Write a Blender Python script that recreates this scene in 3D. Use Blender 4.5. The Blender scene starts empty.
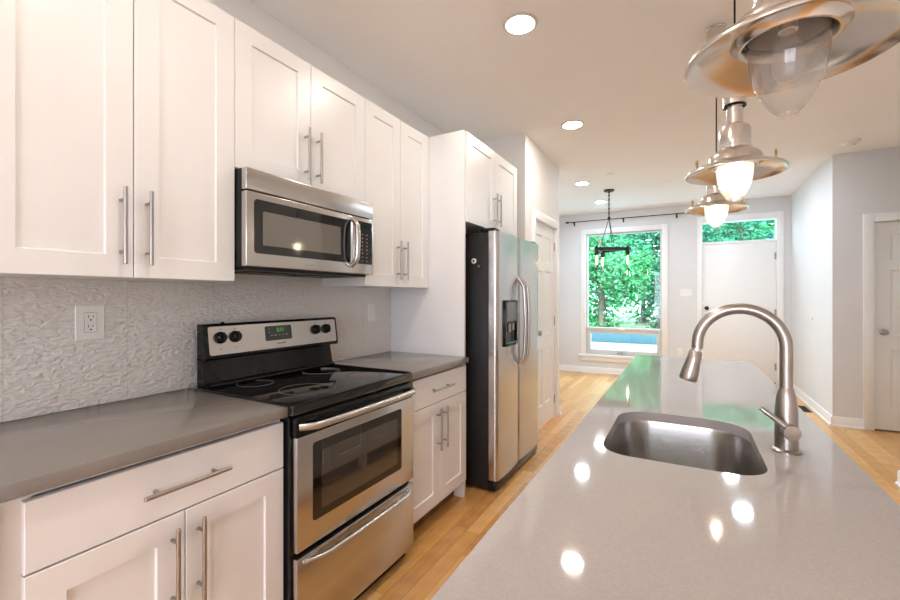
import bpy, bmesh, math, random
from mathutils import Vector, Matrix
from math import sin, cos, pi, radians

random.seed(7)
S = bpy.context.scene
COL = S.collection

# ------------------------------------------------------------------ camera
cam = bpy.data.cameras.new('camera')
cam.sensor_width = 36.0
cam.lens = 17.0
cam.shift_y = -3.0 / 900.0
cam.clip_start = 0.02
camo = bpy.data.objects.new('camera', cam)
camo.location = (0, 0, 1.307)
camo.rotation_euler = (radians(90), 0, radians(29.05))
COL.objects.link(camo)
S.camera = camo

# ------------------------------------------------------------------ world, sun, exposure
w = bpy.data.worlds.new('world')
S.world = w
w.use_nodes = True
bg = w.node_tree.nodes['Background']
bg.inputs[0].default_value = (0.86, 0.88, 1.0, 1)
bg.inputs[1].default_value = 10.0

sun = bpy.data.lights.new('sun', 'SUN')
sun.energy = 12.0
sun.angle = radians(1.0)
sun.color = (1.0, 0.96, 0.88)
suno = bpy.data.objects.new('sun', sun)
suno.rotation_euler = Vector((-0.7, 0.75, -0.95)).to_track_quat('-Z', 'Y').to_euler()
suno.location = (4, -4, 8)
COL.objects.link(suno)

def portal(name, loc, rot, sx, sy):
    l = bpy.data.lights.new(name, 'AREA')
    l.shape = 'RECTANGLE'; l.size = sx; l.size_y = sy
    l.cycles.is_portal = True
    o = bpy.data.objects.new(name, l)
    o.location = loc; o.rotation_euler = rot
    COL.objects.link(o)

portal('window_portal', (-0.93, 7.80, 1.35), (radians(-90), 0, 0), 1.3, 2.2)
portal('added_window_portal', (-0.1, -2.80, 1.3), (radians(90), 0, 0), 2.1, 2.1)  # guides sky light in through the added rear window

S.view_settings.view_transform = 'Standard'
S.view_settings.look = 'None'
S.view_settings.gamma = 1.0
S.view_settings.use_curve_mapping = False
S.view_settings.exposure = 0.04
S.cycles.max_bounces = 10
S.cycles.diffuse_bounces = 6
S.cycles.glossy_bounces = 5
S.cycles.transparent_max_bounces = 16
S.cycles.sample_clamp_indirect = 6.0
S.cycles.caustics_reflective = False
S.cycles.caustics_refractive = False

LIGHT_WARM = ((1.0, 0.91, 0.80), 180.0)
LIGHT_COOL = ((0.80, 0.90, 1.0), 225.0)

# ------------------------------------------------------------------ materials
class NT:
    def __init__(s, name):
        s.m = bpy.data.materials.new(name); s.m.use_nodes = True
        s.t = s.m.node_tree; s.n = s.t.nodes; s.l = s.t.links
        s.b = s.n['Principled BSDF']; s.out = s.n['Material Output']
    def new(s, t, **kw):
        n = s.n.new(t)
        for k, v in kw.items(): setattr(n, k, v)
        return n
    def link(s, a, b): s.l.new(a, b)
    def math(s, op, a, b=None):
        n = s.new('ShaderNodeMath', operation=op)
        for i, v in enumerate((a, b)):
            if v is None: continue
            if isinstance(v, (int, float)): n.inputs[i].default_value = v
            else: s.link(v, n.inputs[i])
        return n.outputs[0]
    def ramp(s, fac, stops):
        r = s.new('ShaderNodeValToRGB')
        e = r.color_ramp.elements
        while len(e) < len(stops): e.new(0.5)
        for el, (p, c) in zip(e, stops):
            el.position = p; el.color = (*c, 1)
        s.link(fac, r.inputs[0])
        return r.outputs[0]
    def obj_coord(s, scale=(1, 1, 1)):
        tc = s.new('ShaderNodeTexCoord'); mp = s.new('ShaderNodeMapping')
        mp.inputs['Scale'].default_value = scale
        g = s.new('ShaderNodeNewGeometry')
        s.link(g.outputs['Position'], mp.inputs[0])
        return mp.outputs[0]
    def noise(s, vec, scale, detail=3.0, rough=0.5):
        n = s.new('ShaderNodeTexNoise')
        n.inputs['Scale'].default_value = scale; n.inputs['Detail'].default_value = detail
        n.inputs['Roughness'].default_value = rough
        if vec is not None: s.link(vec, n.inputs['Vector'])
        return n.outputs['Fac']
    def bump(s, h, strength, dist):
        b = s.new('ShaderNodeBump')
        b.inputs['Strength'].default_value = strength; b.inputs['Distance'].default_value = dist
        s.link(h, b.inputs['Height']); s.link(b.outputs[0], s.b.inputs['Normal'])

def simple(name, col, rough=0.5, metal=0.0, var=0.04, scale=6.0, spec=0.5, bump=0.0, bscale=80.0, coat=0.0):
    t = NT(name)
    v = t.obj_coord()
    f = t.noise(v, scale, 4.0)
    lo = tuple(max(0, c * (1 - var)) for c in col); hi = tuple(min(1, c * (1 + var)) for c in col)
    t.link(t.ramp(f, [(0.3, lo), (0.7, hi)]), t.b.inputs['Base Color'])
    t.b.inputs['Roughness'].default_value = rough
    t.b.inputs['Metallic'].default_value = metal
    t.b.inputs['Specular IOR Level'].default_value = spec
    t.b.inputs['Coat Weight'].default_value = coat
    if bump: t.bump(t.noise(v, bscale, 3.0), bump, 0.002)
    return t.m

def brushed(name, col, rough, stretch=(3, 3, 200), amt=0.06):
    t = NT(name)
    v = t.obj_coord(stretch)
    f = t.noise(v, 4.0, 3.0, 0.6)
    lo = tuple(c * (1 - amt) for c in col); hi = tuple(min(1, c * (1 + amt)) for c in col)
    t.link(t.ramp(f, [(0.25, lo), (0.75, hi)]), t.b.inputs['Base Color'])
    r = t.math('ADD', t.math('MULTIPLY', f, 0.10), rough - 0.05)
    t.link(r, t.b.inputs['Roughness'])
    t.b.inputs['Metallic'].default_value = 1.0
    t.bump(f, 0.04, 0.001)
    return t.m

def emit(name, col, strength):
    t = NT(name)
    e = t.new('ShaderNodeEmission')
    e.inputs[0].default_value = (*col, 1); e.inputs[1].default_value = strength
    t.link(e.outputs[0], t.out.inputs[0])
    return t.m

def glass(name, tint=(1, 1, 1), frost=0.0, rough=0.0, refl=1.0):
    t = NT(name)
    tr = t.new('ShaderNodeBsdfTransparent'); tr.inputs[0].default_value = (*tint, 1)
    gl = t.new('ShaderNodeBsdfGlossy'); gl.inputs['Roughness'].default_value = rough
    fr = t.new('ShaderNodeFresnel'); 
    gm = t.new('ShaderNodeNewGeometry')     # same reflectance on both faces of a thin pane
    t.link(t.math('SUBTRACT', 1.45, t.math('MULTIPLY', gm.outputs['Backfacing'], 1.45 - 1 / 1.45)), fr.inputs[0])
    mx = t.new('ShaderNodeMixShader')
    f = t.math('MULTIPLY', fr.outputs[0], refl)
    base = tr.outputs[0]
    if frost:
        tl = t.new('ShaderNodeBsdfTranslucent'); tl.inputs[0].default_value = (0.95, 0.93, 0.9, 1)
        df = t.new('ShaderNodeBsdfDiffuse'); df.inputs[0].default_value = (0.9, 0.88, 0.86, 1)
        m1 = t.new('ShaderNodeMixShader'); m1.inputs[0].default_value = 0.4
        t.link(tl.outputs[0], m1.inputs[1]); t.link(df.outputs[0], m1.inputs[2])
        m2 = t.new('ShaderNodeMixShader'); m2.inputs[0].default_value = frost
        t.link(base, m2.inputs[1]); t.link(m1.outputs[0], m2.inputs[2])
        base = m2.outputs[0]
    t.link(f, mx.inputs[0]); t.link(base, mx.inputs[1]); t.link(gl.outputs[0], mx.inputs[2])
    t.link(mx.outputs[0], t.out.inputs[0])
    return t.m

def wood_floor():
    t = NT('oak_planks')
    g = t.new('ShaderNodeNewGeometry')
    sp = t.new('ShaderNodeSeparateXYZ'); t.link(g.outputs['Position'], sp.inputs[0])
    X, Y = sp.outputs[0], sp.outputs[1]
    W = 0.083
    xr = t.math('DIVIDE', t.math('ADD', X, 20.0), W)
    row = t.math('FLOOR', xr); fx = t.math('FRACT', xr)
    wn = t.new('ShaderNodeTexWhiteNoise', noise_dimensions='1D'); t.link(row, wn.inputs['W'])
    yr = t.math('ADD', t.math('DIVIDE', t.math('ADD', Y, 20.0), 0.95), t.math('MULTIPLY', wn.outputs['Value'], 7.3))
    idx = t.math('FLOOR', yr); fy = t.math('FRACT', yr)
    cb = t.new('ShaderNodeCombineXYZ'); t.link(row, cb.inputs[0]); t.link(idx, cb.inputs[1])
    w2 = t.new('ShaderNodeTexWhiteNoise', noise_dimensions='3D'); t.link(cb.outputs[0], w2.inputs['Vector'])
    r = w2.outputs['Value']
    # grain, shifted from plank to plank
    cg = t.new('ShaderNodeCombineXYZ')
    t.link(t.math('ADD', t.math('MULTIPLY', X, 14.0), t.math('MULTIPLY', r, 40.0)), cg.inputs[0])
    t.link(t.math('ADD', t.math('MULTIPLY', Y, 0.9), t.math('MULTIPLY', r, 17.0)), cg.inputs[1])
    gn = t.noise(cg.outputs[0], 2.2, 6.0, 0.6)
    cg2 = t.new('ShaderNodeCombineXYZ')
    t.link(t.math('ADD', t.math('MULTIPLY', X, 5.0), t.math('MULTIPLY', r, 31.0)), cg2.inputs[0])
    t.link(t.math('ADD', t.math('MULTIPLY', Y, 1.3), t.math('MULTIPLY', r, 11.0)), cg2.inputs[1])
    wv = t.new('ShaderNodeTexWave', wave_type='RINGS')
    wv.inputs['Scale'].default_value = 1.6; wv.inputs['Distortion'].default_value = 6.0
    wv.inputs['Detail'].default_value = 2.0
    t.link(cg2.outputs[0], wv.inputs['Vector'])
    tone = t.math('ADD', t.math('ADD', t.math('MULTIPLY', r, 0.52), t.math('MULTIPLY', gn, 0.54)), t.math('MULTIPLY', wv.outputs['Fac'], 0.10))
    c = t.ramp(tone, [(0.10, (0.40, 0.165, 0.045)), (0.38, (0.60, 0.295, 0.085)), (0.62, (0.68, 0.36, 0.118)), (0.9, (0.78, 0.47, 0.19))])
    # knots
    vo = t.new('ShaderNodeTexVoronoi'); vo.inputs['Scale'].default_value = 2.3
    cv = t.new('ShaderNodeCombineXYZ'); t.link(t.math('MULTIPLY', X, 1.6), cv.inputs[0]); t.link(Y, cv.inputs[1])
    t.link(cv.outputs[0], vo.inputs['Vector'])
    kn = t.ramp(vo.outputs['Distance'], [(0.03, (0.25, 0.25, 0.25)), (0.075, (1, 1, 1))])
    mk = t.new('ShaderNodeMix', data_type='RGBA', blend_type='MULTIPLY'); mk.inputs['Factor'].default_value = 0.8
    t.link(c, mk.inputs['A']); t.link(kn, mk.inputs['B'])
    # joints between planks
    ex = t.math('MINIMUM', fx, t.math('SUBTRACT', 1.0, fx))
    ey = t.math('MULTIPLY', t.math('MINIMUM', fy, t.math('SUBTRACT', 1.0, fy)), 0.95 / W)
    ed = t.math('MINIMUM', ex, ey)
    gap = t.ramp(ed, [(0.0, (0.35, 0.28, 0.22)), (0.02, (1, 1, 1))])
    mg = t.new('ShaderNodeMix', data_type='RGBA', blend_type='MULTIPLY'); mg.inputs['Factor'].default_value = 1.0
    t.link(mk.outputs['Result'], mg.inputs['A']); t.link(gap, mg.inputs['B'])
    t.link(mg.outputs['Result'], t.b.inputs['Base Color'])
    t.b.inputs['Roughness'].default_value = 0.33
    t.b.inputs['Coat Weight'].default_value = 0.25
    t.b.inputs['Coat Roughness'].default_value = 0.18
    t.bump(gap, 0.25, 0.001)
    return t.m

def quartz(name, base, rough):
    t = NT(name)
    v = t.obj_coord()
    f = t.noise(v, 260.0, 3.0, 0.7)
    f2 = t.noise(v, 5.0, 4.0)
    m = t.math('ADD', t.math('MULTIPLY', f, 0.75), t.math('MULTIPLY', f2, 0.25))
    lo = tuple(c * 0.90 for c in base); hi = tuple(c * 1.1 for c in base)
    t.link(t.ramp(m, [(0.3, lo), (0.5, base), (0.7, hi)]), t.b.inputs['Base Color'])
    t.b.inputs['Roughness'].default_value = rough
    t.b.inputs['Specular IOR Level'].default_value = 0.6
    return t.m

def backsplash_mat():
    t = NT('embossed_tile')
    v = t.obj_coord((1, 0.62, 1.25))
    n1 = t.new('ShaderNodeTexNoise'); n1.inputs['Scale'].default_value = 72.0
    n1.inputs['Detail'].default_value = 1.0; n1.inputs['Distortion'].default_value = 0.5
    t.link(v, n1.inputs['Vector'])
    g = t.new('ShaderNodeNewGeometry')
    sp = t.new('ShaderNodeSeparateXYZ'); t.link(g.outputs['Position'], sp.inputs[0])
    fy = t.math('FRACT', t.math('DIVIDE', t.math('SUBTRACT', sp.outputs[1], 0.814 - 3.36), 0.336))
    e = t.math('MINIMUM', fy, t.math('SUBTRACT', 1.0, fy))
    seam = t.ramp(e, [(0.003, (0.86, 0.855, 0.85)), (0.008, (1, 1, 1))])
    n2 = t.noise(t.obj_coord((1, 1, 0.3)), 60.0, 3.0)
    c = t.ramp(n2, [(0.3, (0.70, 0.68, 0.655)), (0.7, (0.76, 0.74, 0.715))])
    mg = t.new('ShaderNodeMix', data_type='RGBA', blend_type='MULTIPLY'); mg.inputs['Factor'].default_value = 1.0
    t.link(c, mg.inputs['A']); t.link(seam, mg.inputs['B'])
    t.link(mg.outputs['Result'], t.b.inputs['Base Color'])
    t.b.inputs['Roughness'].default_value = 0.42
    t.bump(n1.outputs['Fac'], 0.62, 0.016)
    return t.m

def leaf_mat(name, c0, c1, c2):
    t = NT(name)
    g = t.new('ShaderNodeNewGeometry')
    c = t.ramp(g.outputs['Random Per Island'], [(0.0, c0), (0.55, c1), (1.0, c2)])
    t.link(c, t.b.inputs['Base Color'])
    t.b.inputs['Roughness'].default_value = 0.55
    tl = t.new('ShaderNodeBsdfTranslucent'); t.link(c, tl.inputs[0])
    mx = t.new('ShaderNodeMixShader'); mx.inputs[0].default_value = 0.35
    t.link(t.b.outputs[0], mx.inputs[1]); t.link(tl.outputs[0], mx.inputs[2])
    t.link(mx.outputs[0], t.out.inputs[0])
    return t.m

M = {
    'cab': simple('white_cabinet_paint', (0.79, 0.79, 0.80), 0.32, var=0.015),
    'cab_in': simple('cabinet_melamine', (0.72, 0.70, 0.67), 0.5, var=0.02),
    'wall': simple('grey_wall_paint', (0.72, 0.725, 0.745), 0.8, var=0.02, scale=2.0, bump=0.05),
    'wall_white': simple('white_wall_paint', (0.82, 0.81, 0.80), 0.7, var=0.015, scale=2.0, bump=0.04),
    'ceil': simple('ceiling_paint', (0.90, 0.885, 0.875), 0.9, var=0.015, scale=1.5, bump=0.04),
    'trim': simple('white_trim_paint', (0.86, 0.86, 0.865), 0.35, var=0.01),
    'floor': wood_floor(),
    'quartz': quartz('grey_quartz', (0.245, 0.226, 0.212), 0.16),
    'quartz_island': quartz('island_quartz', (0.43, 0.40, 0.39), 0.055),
    'splash': backsplash_mat(),
    'steel': brushed('brushed_steel', (0.56, 0.545, 0.53), 0.27, (3, 3, 220)),
    'steel_h': brushed('brushed_steel_level', (0.56, 0.545, 0.53), 0.25, (3, 2, 260)),
    'steel_v': brushed('brushed_steel_upright', (0.56, 0.545, 0.53), 0.25, (160, 160, 2)),
    'sink': brushed('sink_steel', (0.46, 0.445, 0.43), 0.25, (6, 6, 120)),
    'nickel': simple('satin_nickel', (0.40, 0.38, 0.365), 0.36, 1.0, var=0.03, scale=30),
    'faucet': simple('spot_resist_nickel', (0.40, 0.37, 0.345), 0.29, 1.0, var=0.03, scale=30),
    'chrome': simple('polished_chrome', (0.80, 0.80, 0.80), 0.10, 1.0, var=0.02),
    'pend': simple('pendant_nickel', (0.72, 0.69, 0.66), 0.20, 1.0, var=0.04, scale=20),
    'brass': simple('aged_brass', (0.42, 0.32, 0.16), 0.35, 1.0, var=0.08, scale=30),
    'black': simple('black_enamel', (0.008, 0.008, 0.009), 0.12, var=0.2, spec=0.28),
    'blackmat': simple('black_textured_side', (0.016, 0.016, 0.017), 0.38, var=0.15, spec=0.25, bump=0.15, bscale=300),
    'glassblk': simple('black_glass', (0.010, 0.010, 0.011), 0.04, var=0.1, spec=0.7),
    'ovenwin': simple('oven_window_glass', (0.045, 0.040, 0.036), 0.03, var=0.1, spec=0.9, coat=0.6),
    'mwwin': simple('microwave_window_mesh', (0.15, 0.138, 0.122), 0.07, var=0.05, spec=0.8, coat=0.5),
    'iron': simple('dark_iron', (0.022, 0.022, 0.025), 0.5, 0.4, var=0.2),
    'plastic': simple('white_plastic', (0.82, 0.81, 0.79), 0.35, var=0.01),
    'ring_white': simple('light_trim_enamel', (0.62, 0.60, 0.57), 0.4, var=0.02),
    'reflector': simple('dark_reflector_metal', (0.22, 0.20, 0.185), 0.42, 1.0, var=0.1, scale=30),
    'slot': simple('dark_slot', (0.03, 0.03, 0.03), 0.6),
    'grey': simple('grey_plastic', (0.25, 0.26, 0.28), 0.4),
    'greyblue': simple('dispenser_face', (0.16, 0.18, 0.21), 0.18),
    'teal': simple('teal_tray', (0.05, 0.28, 0.28), 0.4),
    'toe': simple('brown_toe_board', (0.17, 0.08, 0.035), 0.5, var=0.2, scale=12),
    'mark': simple('grey_print', (0.42, 0.41, 0.40), 0.5),
    'darkprint': simple('dark_print', (0.14, 0.12, 0.11), 0.5),
    'ring': simple('burner_ring_print', (0.22, 0.21, 0.20), 0.25),
    'led': emit('green_led', (0.16, 0.75, 0.10), 0.7),
    'leddim': emit('dim_green_led', (0.05, 0.12, 0.05), 0.25),
    'pane': glass('window_glass', (0.86, 1.0, 0.985)),
    'frost': glass('ribbed_pendant_glass', (1, 0.99, 0.97), 0.26, 0.03, 0.6),
    'ribbed': glass('ribbed_clear_glass', (0.97, 0.955, 0.94), 0.20, 0.04, 1.5),
    'pane_clear': glass('clear_window_glass', (0.98, 0.985, 0.98)),
    'clear': glass('clear_bulb_glass', (1, 1, 1)),
    'bulb': emit('lit_bulb', (1.0, 0.80, 0.60), 30.0),
    'bulb_off': simple('unlit_bulb', (0.75, 0.77, 0.80), 0.12, var=0.02),
    'filament': emit('edison_filament', (1.0, 0.70, 0.38), 40.0),
    'light_warm': emit('warm_downlight', LIGHT_WARM[0], LIGHT_WARM[1]),
    'light_cool': emit('neutral_downlight', LIGHT_COOL[0], LIGHT_COOL[1]),
    'bluering': simple('blue_sticker', (0.02, 0.08, 0.36), 0.4),
    'white': simple('white_print', (0.85, 0.85, 0.85), 0.4),
    'concrete': simple('pale_concrete', (0.20, 0.26, 0.29), 0.9, var=0.06, scale=3),
    'asphalt': simple('blue_grey_asphalt', (0.03, 0.075, 0.10), 0.9, var=0.12, scale=8),
    'bark': simple('bark', (0.10, 0.075, 0.055), 0.9, var=0.3, scale=12, bump=0.5, bscale=30),
    'soil': simple('verge_soil', (0.10, 0.13, 0.07), 0.95, var=0.3, scale=6),
    'leaf_a': leaf_mat('leaf_bright', (0.014, 0.17, 0.045), (0.04, 0.32, 0.09), (0.22, 0.46, 0.30)),
    'leaf_b': leaf_mat('leaf_blue_green', (0.008, 0.12, 0.06), (0.02, 0.24, 0.12), (0.14, 0.38, 0.28)),
    'grille': simple('dark_floor_register', (0.10, 0.07, 0.045), 0.45, 0.3),
}

# ------------------------------------------------------------------ mesh helpers
class MB:
    """Collects shapes in world space; build() links them as ONE mesh object."""
    def __init__(s): s.bm = bmesh.new()
    def _tf(s, vs, mat):
        if mat is not None: bmesh.ops.transform(s.bm, matrix=mat, verts=vs)
    def box(s, x0, x1, y0, y1, z0, z1, bev=0.0, seg=2):
        r = bmesh.ops.create_cube(s.bm, size=1.0)
        vs = r['verts']
        for v in vs:
            v.co = Vector(((x0 + x1) / 2 + v.co.x * (x1 - x0), (y0 + y1) / 2 + v.co.y * (y1 - y0), (z0 + z1) / 2 + v.co.z * (z1 - z0)))
        if bev:
            es = list({e for v in vs for e in v.link_edges})
            bmesh.ops.bevel(s.bm, geom=es, offset=bev, segments=seg, profile=0.5, affect='EDGES')
        return s
    def lathe(s, prof, c, axis=(0, 0, 1), seg=32, cap=True):
        """prof: list of (radius, height) along axis from c."""
        q = Vector((0, 0, 1)).rotation_difference(Vector(axis).normalized())
        rings = []
        for r, h in prof:
            if r < 1e-6:
                rings.append([s.bm.verts.new(q @ Vector((0, 0, h)) + Vector(c))])
            else:
                rings.append([s.bm.verts.new(q @ Vector((r * cos(2 * pi * i / seg), r * sin(2 * pi * i / seg), h)) + Vector(c)) for i in range(seg)])
        for a, b in zip(rings, rings[1:]):
            for i in range(seg):
                j = (i + 1) % seg
                if len(a) == 1 and len(b) == 1: continue
                if len(a) == 1: s.bm.faces.new((a[0], b[j], b[i]))
                elif len(b) == 1: s.bm.faces.new((a[i], a[j], b[0]))
                else: s.bm.faces.new((a[i], a[j], b[j], b[i]))
        if cap:
            for rg, flip in ((rings[0], True), (rings[-1], False)):
                if len(rg) > 1: s.bm.faces.new(list(reversed(rg)) if flip else rg)
        return s
    def cyl(s, p, q, r, r2=None, seg=20):
        p, q = Vector(p), Vector(q); d = q - p
        return s.lathe([(r, 0), (r if r2 is None else r2, d.length)], p, d, seg)
    def tube(s, pts, rad, seg=14, caps=True, flat=1.0, up=None):
        """sweep a circle (or ellipse, flat<1 in the 'up' direction) along pts; rad a number or list."""
        pts = [Vector(p) for p in pts]; n = len(pts)
        rads = rad if isinstance(rad, (list, tuple)) else [rad] * n
        rings = []; prev = None
        for i in range(n):
            t = (pts[min(i + 1, n - 1)] - pts[max(i - 1, 0)]).normalized()
            if prev is None:
                ref = Vector(up) if up else (Vector((0, 0, 1)) if abs(t.z) < 0.9 else Vector((1, 0, 0)))
                u = (ref - t * ref.dot(t)).normalized()
            else:
                u = (prev - t * prev.dot(t)).normalized()
            prev = u; v = t.cross(u)
            rings.append([s.bm.verts.new(pts[i] + rads[i] * (u * cos(2 * pi * k / seg) * flat + v * sin(2 * pi * k / seg))) for k in range(seg)])
        for a, b in zip(rings, rings[1:]):
            for k in range(seg):
                j = (k + 1) % seg
                s.bm.faces.new((a[k], a[j], b[j], b[k]))
        if caps:
            s.bm.faces.new(list(reversed(rings[0]))); s.bm.faces.new(rings[-1])
        return s
    def ball(s, c, r, sc=(1, 1, 1), seg=20):
        m = Matrix.Translation(c) @ Matrix.Diagonal((*sc, 1))
        bmesh.ops.create_uvsphere(s.bm, u_segments=seg, v_segments=seg // 2, radius=r, matrix=m)
        return s
    def prism(s, poly, a0, a1, axis='y'):
        """poly: list of 2D points; extruded between a0 and a1 along axis."""
        def p3(p, a):
            return Vector({'y': (p[0], a, p[1]), 'x': (a, p[0], p[1]), 'z': (p[0], p[1], a)}[axis])
        A = [s.bm.verts.new(p3(p, a0)) for p in poly]; B = [s.bm.verts.new(p3(p, a1)) for p in poly]
        n = len(poly)
        s.bm.faces.new(A); s.bm.faces.new(list(reversed(B)))
        for i in range(n): s.bm.faces.new((A[i], B[i], B[(i + 1) % n], A[(i + 1) % n]))
        return s
    def slab(s, o, U, V, N, uc, vc, t, cells, depth=0.008, slope=0.008, raise_=0.0, rin=0.03, ch=0.0015):
        """A panelled slab: front face at o with axes U,V, outward normal N; uc/vc cut positions; cells = sunk panels."""
        o, U, V, N = Vector(o), Vector(U), Vector(V), Vector(N)
        bm = s.bm
        def P(u, v, d): return bm.verts.new(o + U * u + V * v + N * d)
        w0, w1, h0, h1 = uc[0], uc[-1], vc[0], vc[-1]
        cache = {}
        def G(i, j):
            if (i, j) not in cache:
                u, v = uc[i], vc[j]
                u = min(max(u, w0 + ch), w1 - ch); v = min(max(v, h0 + ch), h1 - ch)
                cache[(i, j)] = P(u, v, 0)
            return cache[(i, j)]
        nu, nv = len(uc), len(vc)
        for i in range(nu - 1):
            for j in range(nv - 1):
                q = [G(i, j), G(i + 1, j), G(i + 1, j + 1), G(i, j + 1)]
                if (i, j) not in cells: bm.faces.new(q); continue
                a0, a1, b0, b1 = uc[i], uc[i + 1], vc[j], vc[j + 1]
                loops = [q]
                def L(ins, d): return [P(a0 + ins, b0 + ins, d), P(a1 - ins, b0 + ins, d), P(a1 - ins, b1 - ins, d), P(a0 + ins, b1 - ins, d)]
                loops.append(L(slope, -depth))
                if raise_:
                    loops.append(L(slope + 0.006, -depth)); loops.append(L(slope + rin, -depth + raise_))
                for A, B in zip(loops, loops[1:]):
                    for k in range(4): bm.faces.new((A[k], A[(k + 1) % 4], B[(k + 1) % 4], B[k]))
                bm.faces.new(loops[-1])
        # border: around the outside
        ring = [G(i, 0) for i in range(nu)] + [G(nu - 1, j) for j in range(1, nv)] + [G(i, nv - 1) for i in range(nu - 2, -1, -1)] + [G(0, j) for j in range(nv - 2, 0, -1)]
        def proj(vt, d):
            r = vt.co - o; u, v = r.dot(U), r.dot(V)
            if u < w0 + ch * 1.5: u = w0
            if u > w1 - ch * 1.5: u = w1
            if v < h0 + ch * 1.5: v = h0
            if v > h1 - ch * 1.5: v = h1
            return P(u, v, d)
        r1 = [proj(v, -ch) for v in ring]; r2 = [proj(v, -t) for v in ring]
        n = len(ring)
        for A, B in ((ring, r1), (r1, r2)):
            for k in range(n): bm.faces.new((A[(k + 1) % n], A[k], B[k], B[(k + 1) % n]))
        bm.faces.new(list(reversed(r2)))
        return s
    def build(s, name, mat, parent=None, smooth=35.0, recalc=True):
        if recalc: bmesh.ops.recalc_face_normals(s.bm, faces=s.bm.faces)
        off = Vector((0, 0, 0)); p = parent
        while p is not None: off += p.location; p = p.parent
        if off.length: bmesh.ops.translate(s.bm, verts=s.bm.verts, vec=-off)
        me = bpy.data.meshes.new(name); s.bm.to_mesh(me); s.bm.free()
        me.materials.append(M[mat] if isinstance(mat, str) else mat)
        if smooth:
            me.polygons.foreach_set('use_smooth', [True] * len(me.polygons))
            me.set_sharp_from_angle(angle=radians(smooth))
        o = bpy.data.objects.new(name, me)
        COL.objects.link(o)
        if parent: o.parent = parent
        return o

def tag(o, label=None, cat=None, group=None, kind=None):
    if label: o['label'] = label
    if cat: o['category'] = cat
    if group: o['group'] = group
    if kind: o['kind'] = kind
    return o

def thing(name, loc, label, cat, group=None):
    o = bpy.data.objects.new(name, None)
    o.empty_display_size = 0.05
    o.location = loc
    COL.objects.link(o)
    return tag(o, label, cat, group)

def struct(name, mb, mat, parent=None, **kw):
    o = mb.build(name, mat, parent, **kw)
    if parent is None: o['kind'] = 'structure'
    return o

def struct_root(name, loc):
    o = bpy.data.objects.new(name, None); o.location = loc; o.empty_display_size = 0.05
    COL.objects.link(o); o['kind'] = 'structure'
    return o

def copy_tree(o, parent=None):
    c = o.copy(); COL.objects.link(c)
    if parent: c.parent = parent
    for ch in list(o.children): copy_tree(ch, c)
    return c

def text(name, body, size, o, U, V, mat, parent, ext=0.0004):
    cu = bpy.data.curves.new(name, 'FONT')
    cu.body = body; cu.size = size; cu.align_x = 'CENTER'; cu.align_y = 'CENTER'; cu.extrude = ext
    tmp = bpy.data.objects.new(name + '_tmp', cu); COL.objects.link(tmp)
    dg = bpy.context.evaluated_depsgraph_get()
    me = bpy.data.meshes.new_from_object(tmp.evaluated_get(dg))
    bpy.data.objects.remove(tmp); bpy.data.curves.remove(cu)
    U, V = Vector(U), Vector(V); N = U.cross(V)
    m = Matrix((U, V, N)).transposed().to_4x4(); m.translation = Vector(o)
    mb = MB(); mb.bm.from_mesh(me); bmesh.ops.transform(mb.bm, matrix=m, verts=mb.bm.verts)
    bpy.data.meshes.remove(me)
    return mb.build(name, mat, parent, smooth=None)

def rounded_rect(x0, x1, y0, y1, rs, n=8):
    """rs = radii at (x0,y0),(x1,y0),(x1,y1),(x0,y1); counter-clockwise."""
    pts = []
    for (cx, cy, a0), r in zip(((x0 + rs[0], y0 + rs[0], pi), (x1 - rs[1], y0 + rs[1], 1.5 * pi), (x1 - rs[2], y1 - rs[2], 0), (x0 + rs[3], y1 - rs[3], 0.5 * pi)), rs):
        for k in range(n + 1):
            a = a0 + 0.5 * pi * k / n
            pts.append((cx + r * cos(a), cy + r * sin(a)))
    return pts

# ------------------------------------------------------------------ room shell
H = 2.75
XL, XLL, YF, YR = -1.86, -2.10, 7.62, -2.60
XR, XRR, YH, YO = 1.30, 2.70, 5.66, 4.10     # right walls, hall closet wall, end of the near right wall
XP, YP0, YP1 = -1.24, 3.60, 4.75             # pantry closet

struct('floor', MB().box(-2.3, 2.9, YR - 0.2, YF + 0.14, -0.12, 0.0), 'floor', smooth=None)
struct('ceiling', MB().box(-2.3, 2.9, YR - 0.2, YF + 0.14, H, H + 0.15), 'ceil', smooth=None)
mb = MB().box(XL - 0.12, XL, YR, YP0, 0, H)
struct('wall_left', mb, 'wall_white', smooth=None)
mb = MB().box(XLL - 0.12, XLL, YP1 - 0.1, YF, 0, H)
struct('wall_living_left', mb, 'wall', smooth=None)
# far wall with window and front door openings
WX0, WX1, WZ0, WZ1 = -1.53, -0.335, 0.315, 2.40
DX0, DX1, DZ1 = 0.205, 1.150, 2.455
mb = MB()
mb.box(XLL - 0.12, WX0, YF, YF + 0.14, 0, H); mb.box(WX0, WX1, YF, YF + 0.14, 0, WZ0); mb.box(WX0, WX1, YF, YF + 0.14, WZ1, H)
mb.box(WX1, DX0, YF, YF + 0.14, 0, H); mb.box(DX0, DX1, YF, YF + 0.14, DZ1, H); mb.box(DX1, 2.9, YF, YF + 0.14, 0, H)
struct('wall_far', mb, 'wall', smooth=None)
struct('wall_right_far', MB().box(XR, XR + 0.12, YH, YF, 0, H), 'wall', smooth=None)
HX0, HX1 = 1.605, 2.365
mb = MB().box(XR + 0.12, HX0, YH, YH + 0.12, 0, H).box(HX1, XRR, YH, YH + 0.12, 0, H).box(HX0, HX1, YH, YH + 0.12, 2.05, H)
struct('wall_hall', mb, 'wall', smooth=None)
struct('wall_light_block', MB().box(XR + 0.12, XRR + 0.12, YH + 0.125, YH + 0.2, 0, H), 'wall', smooth=None)  # unseen box added behind the hall door to stop light leaking under it
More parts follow.
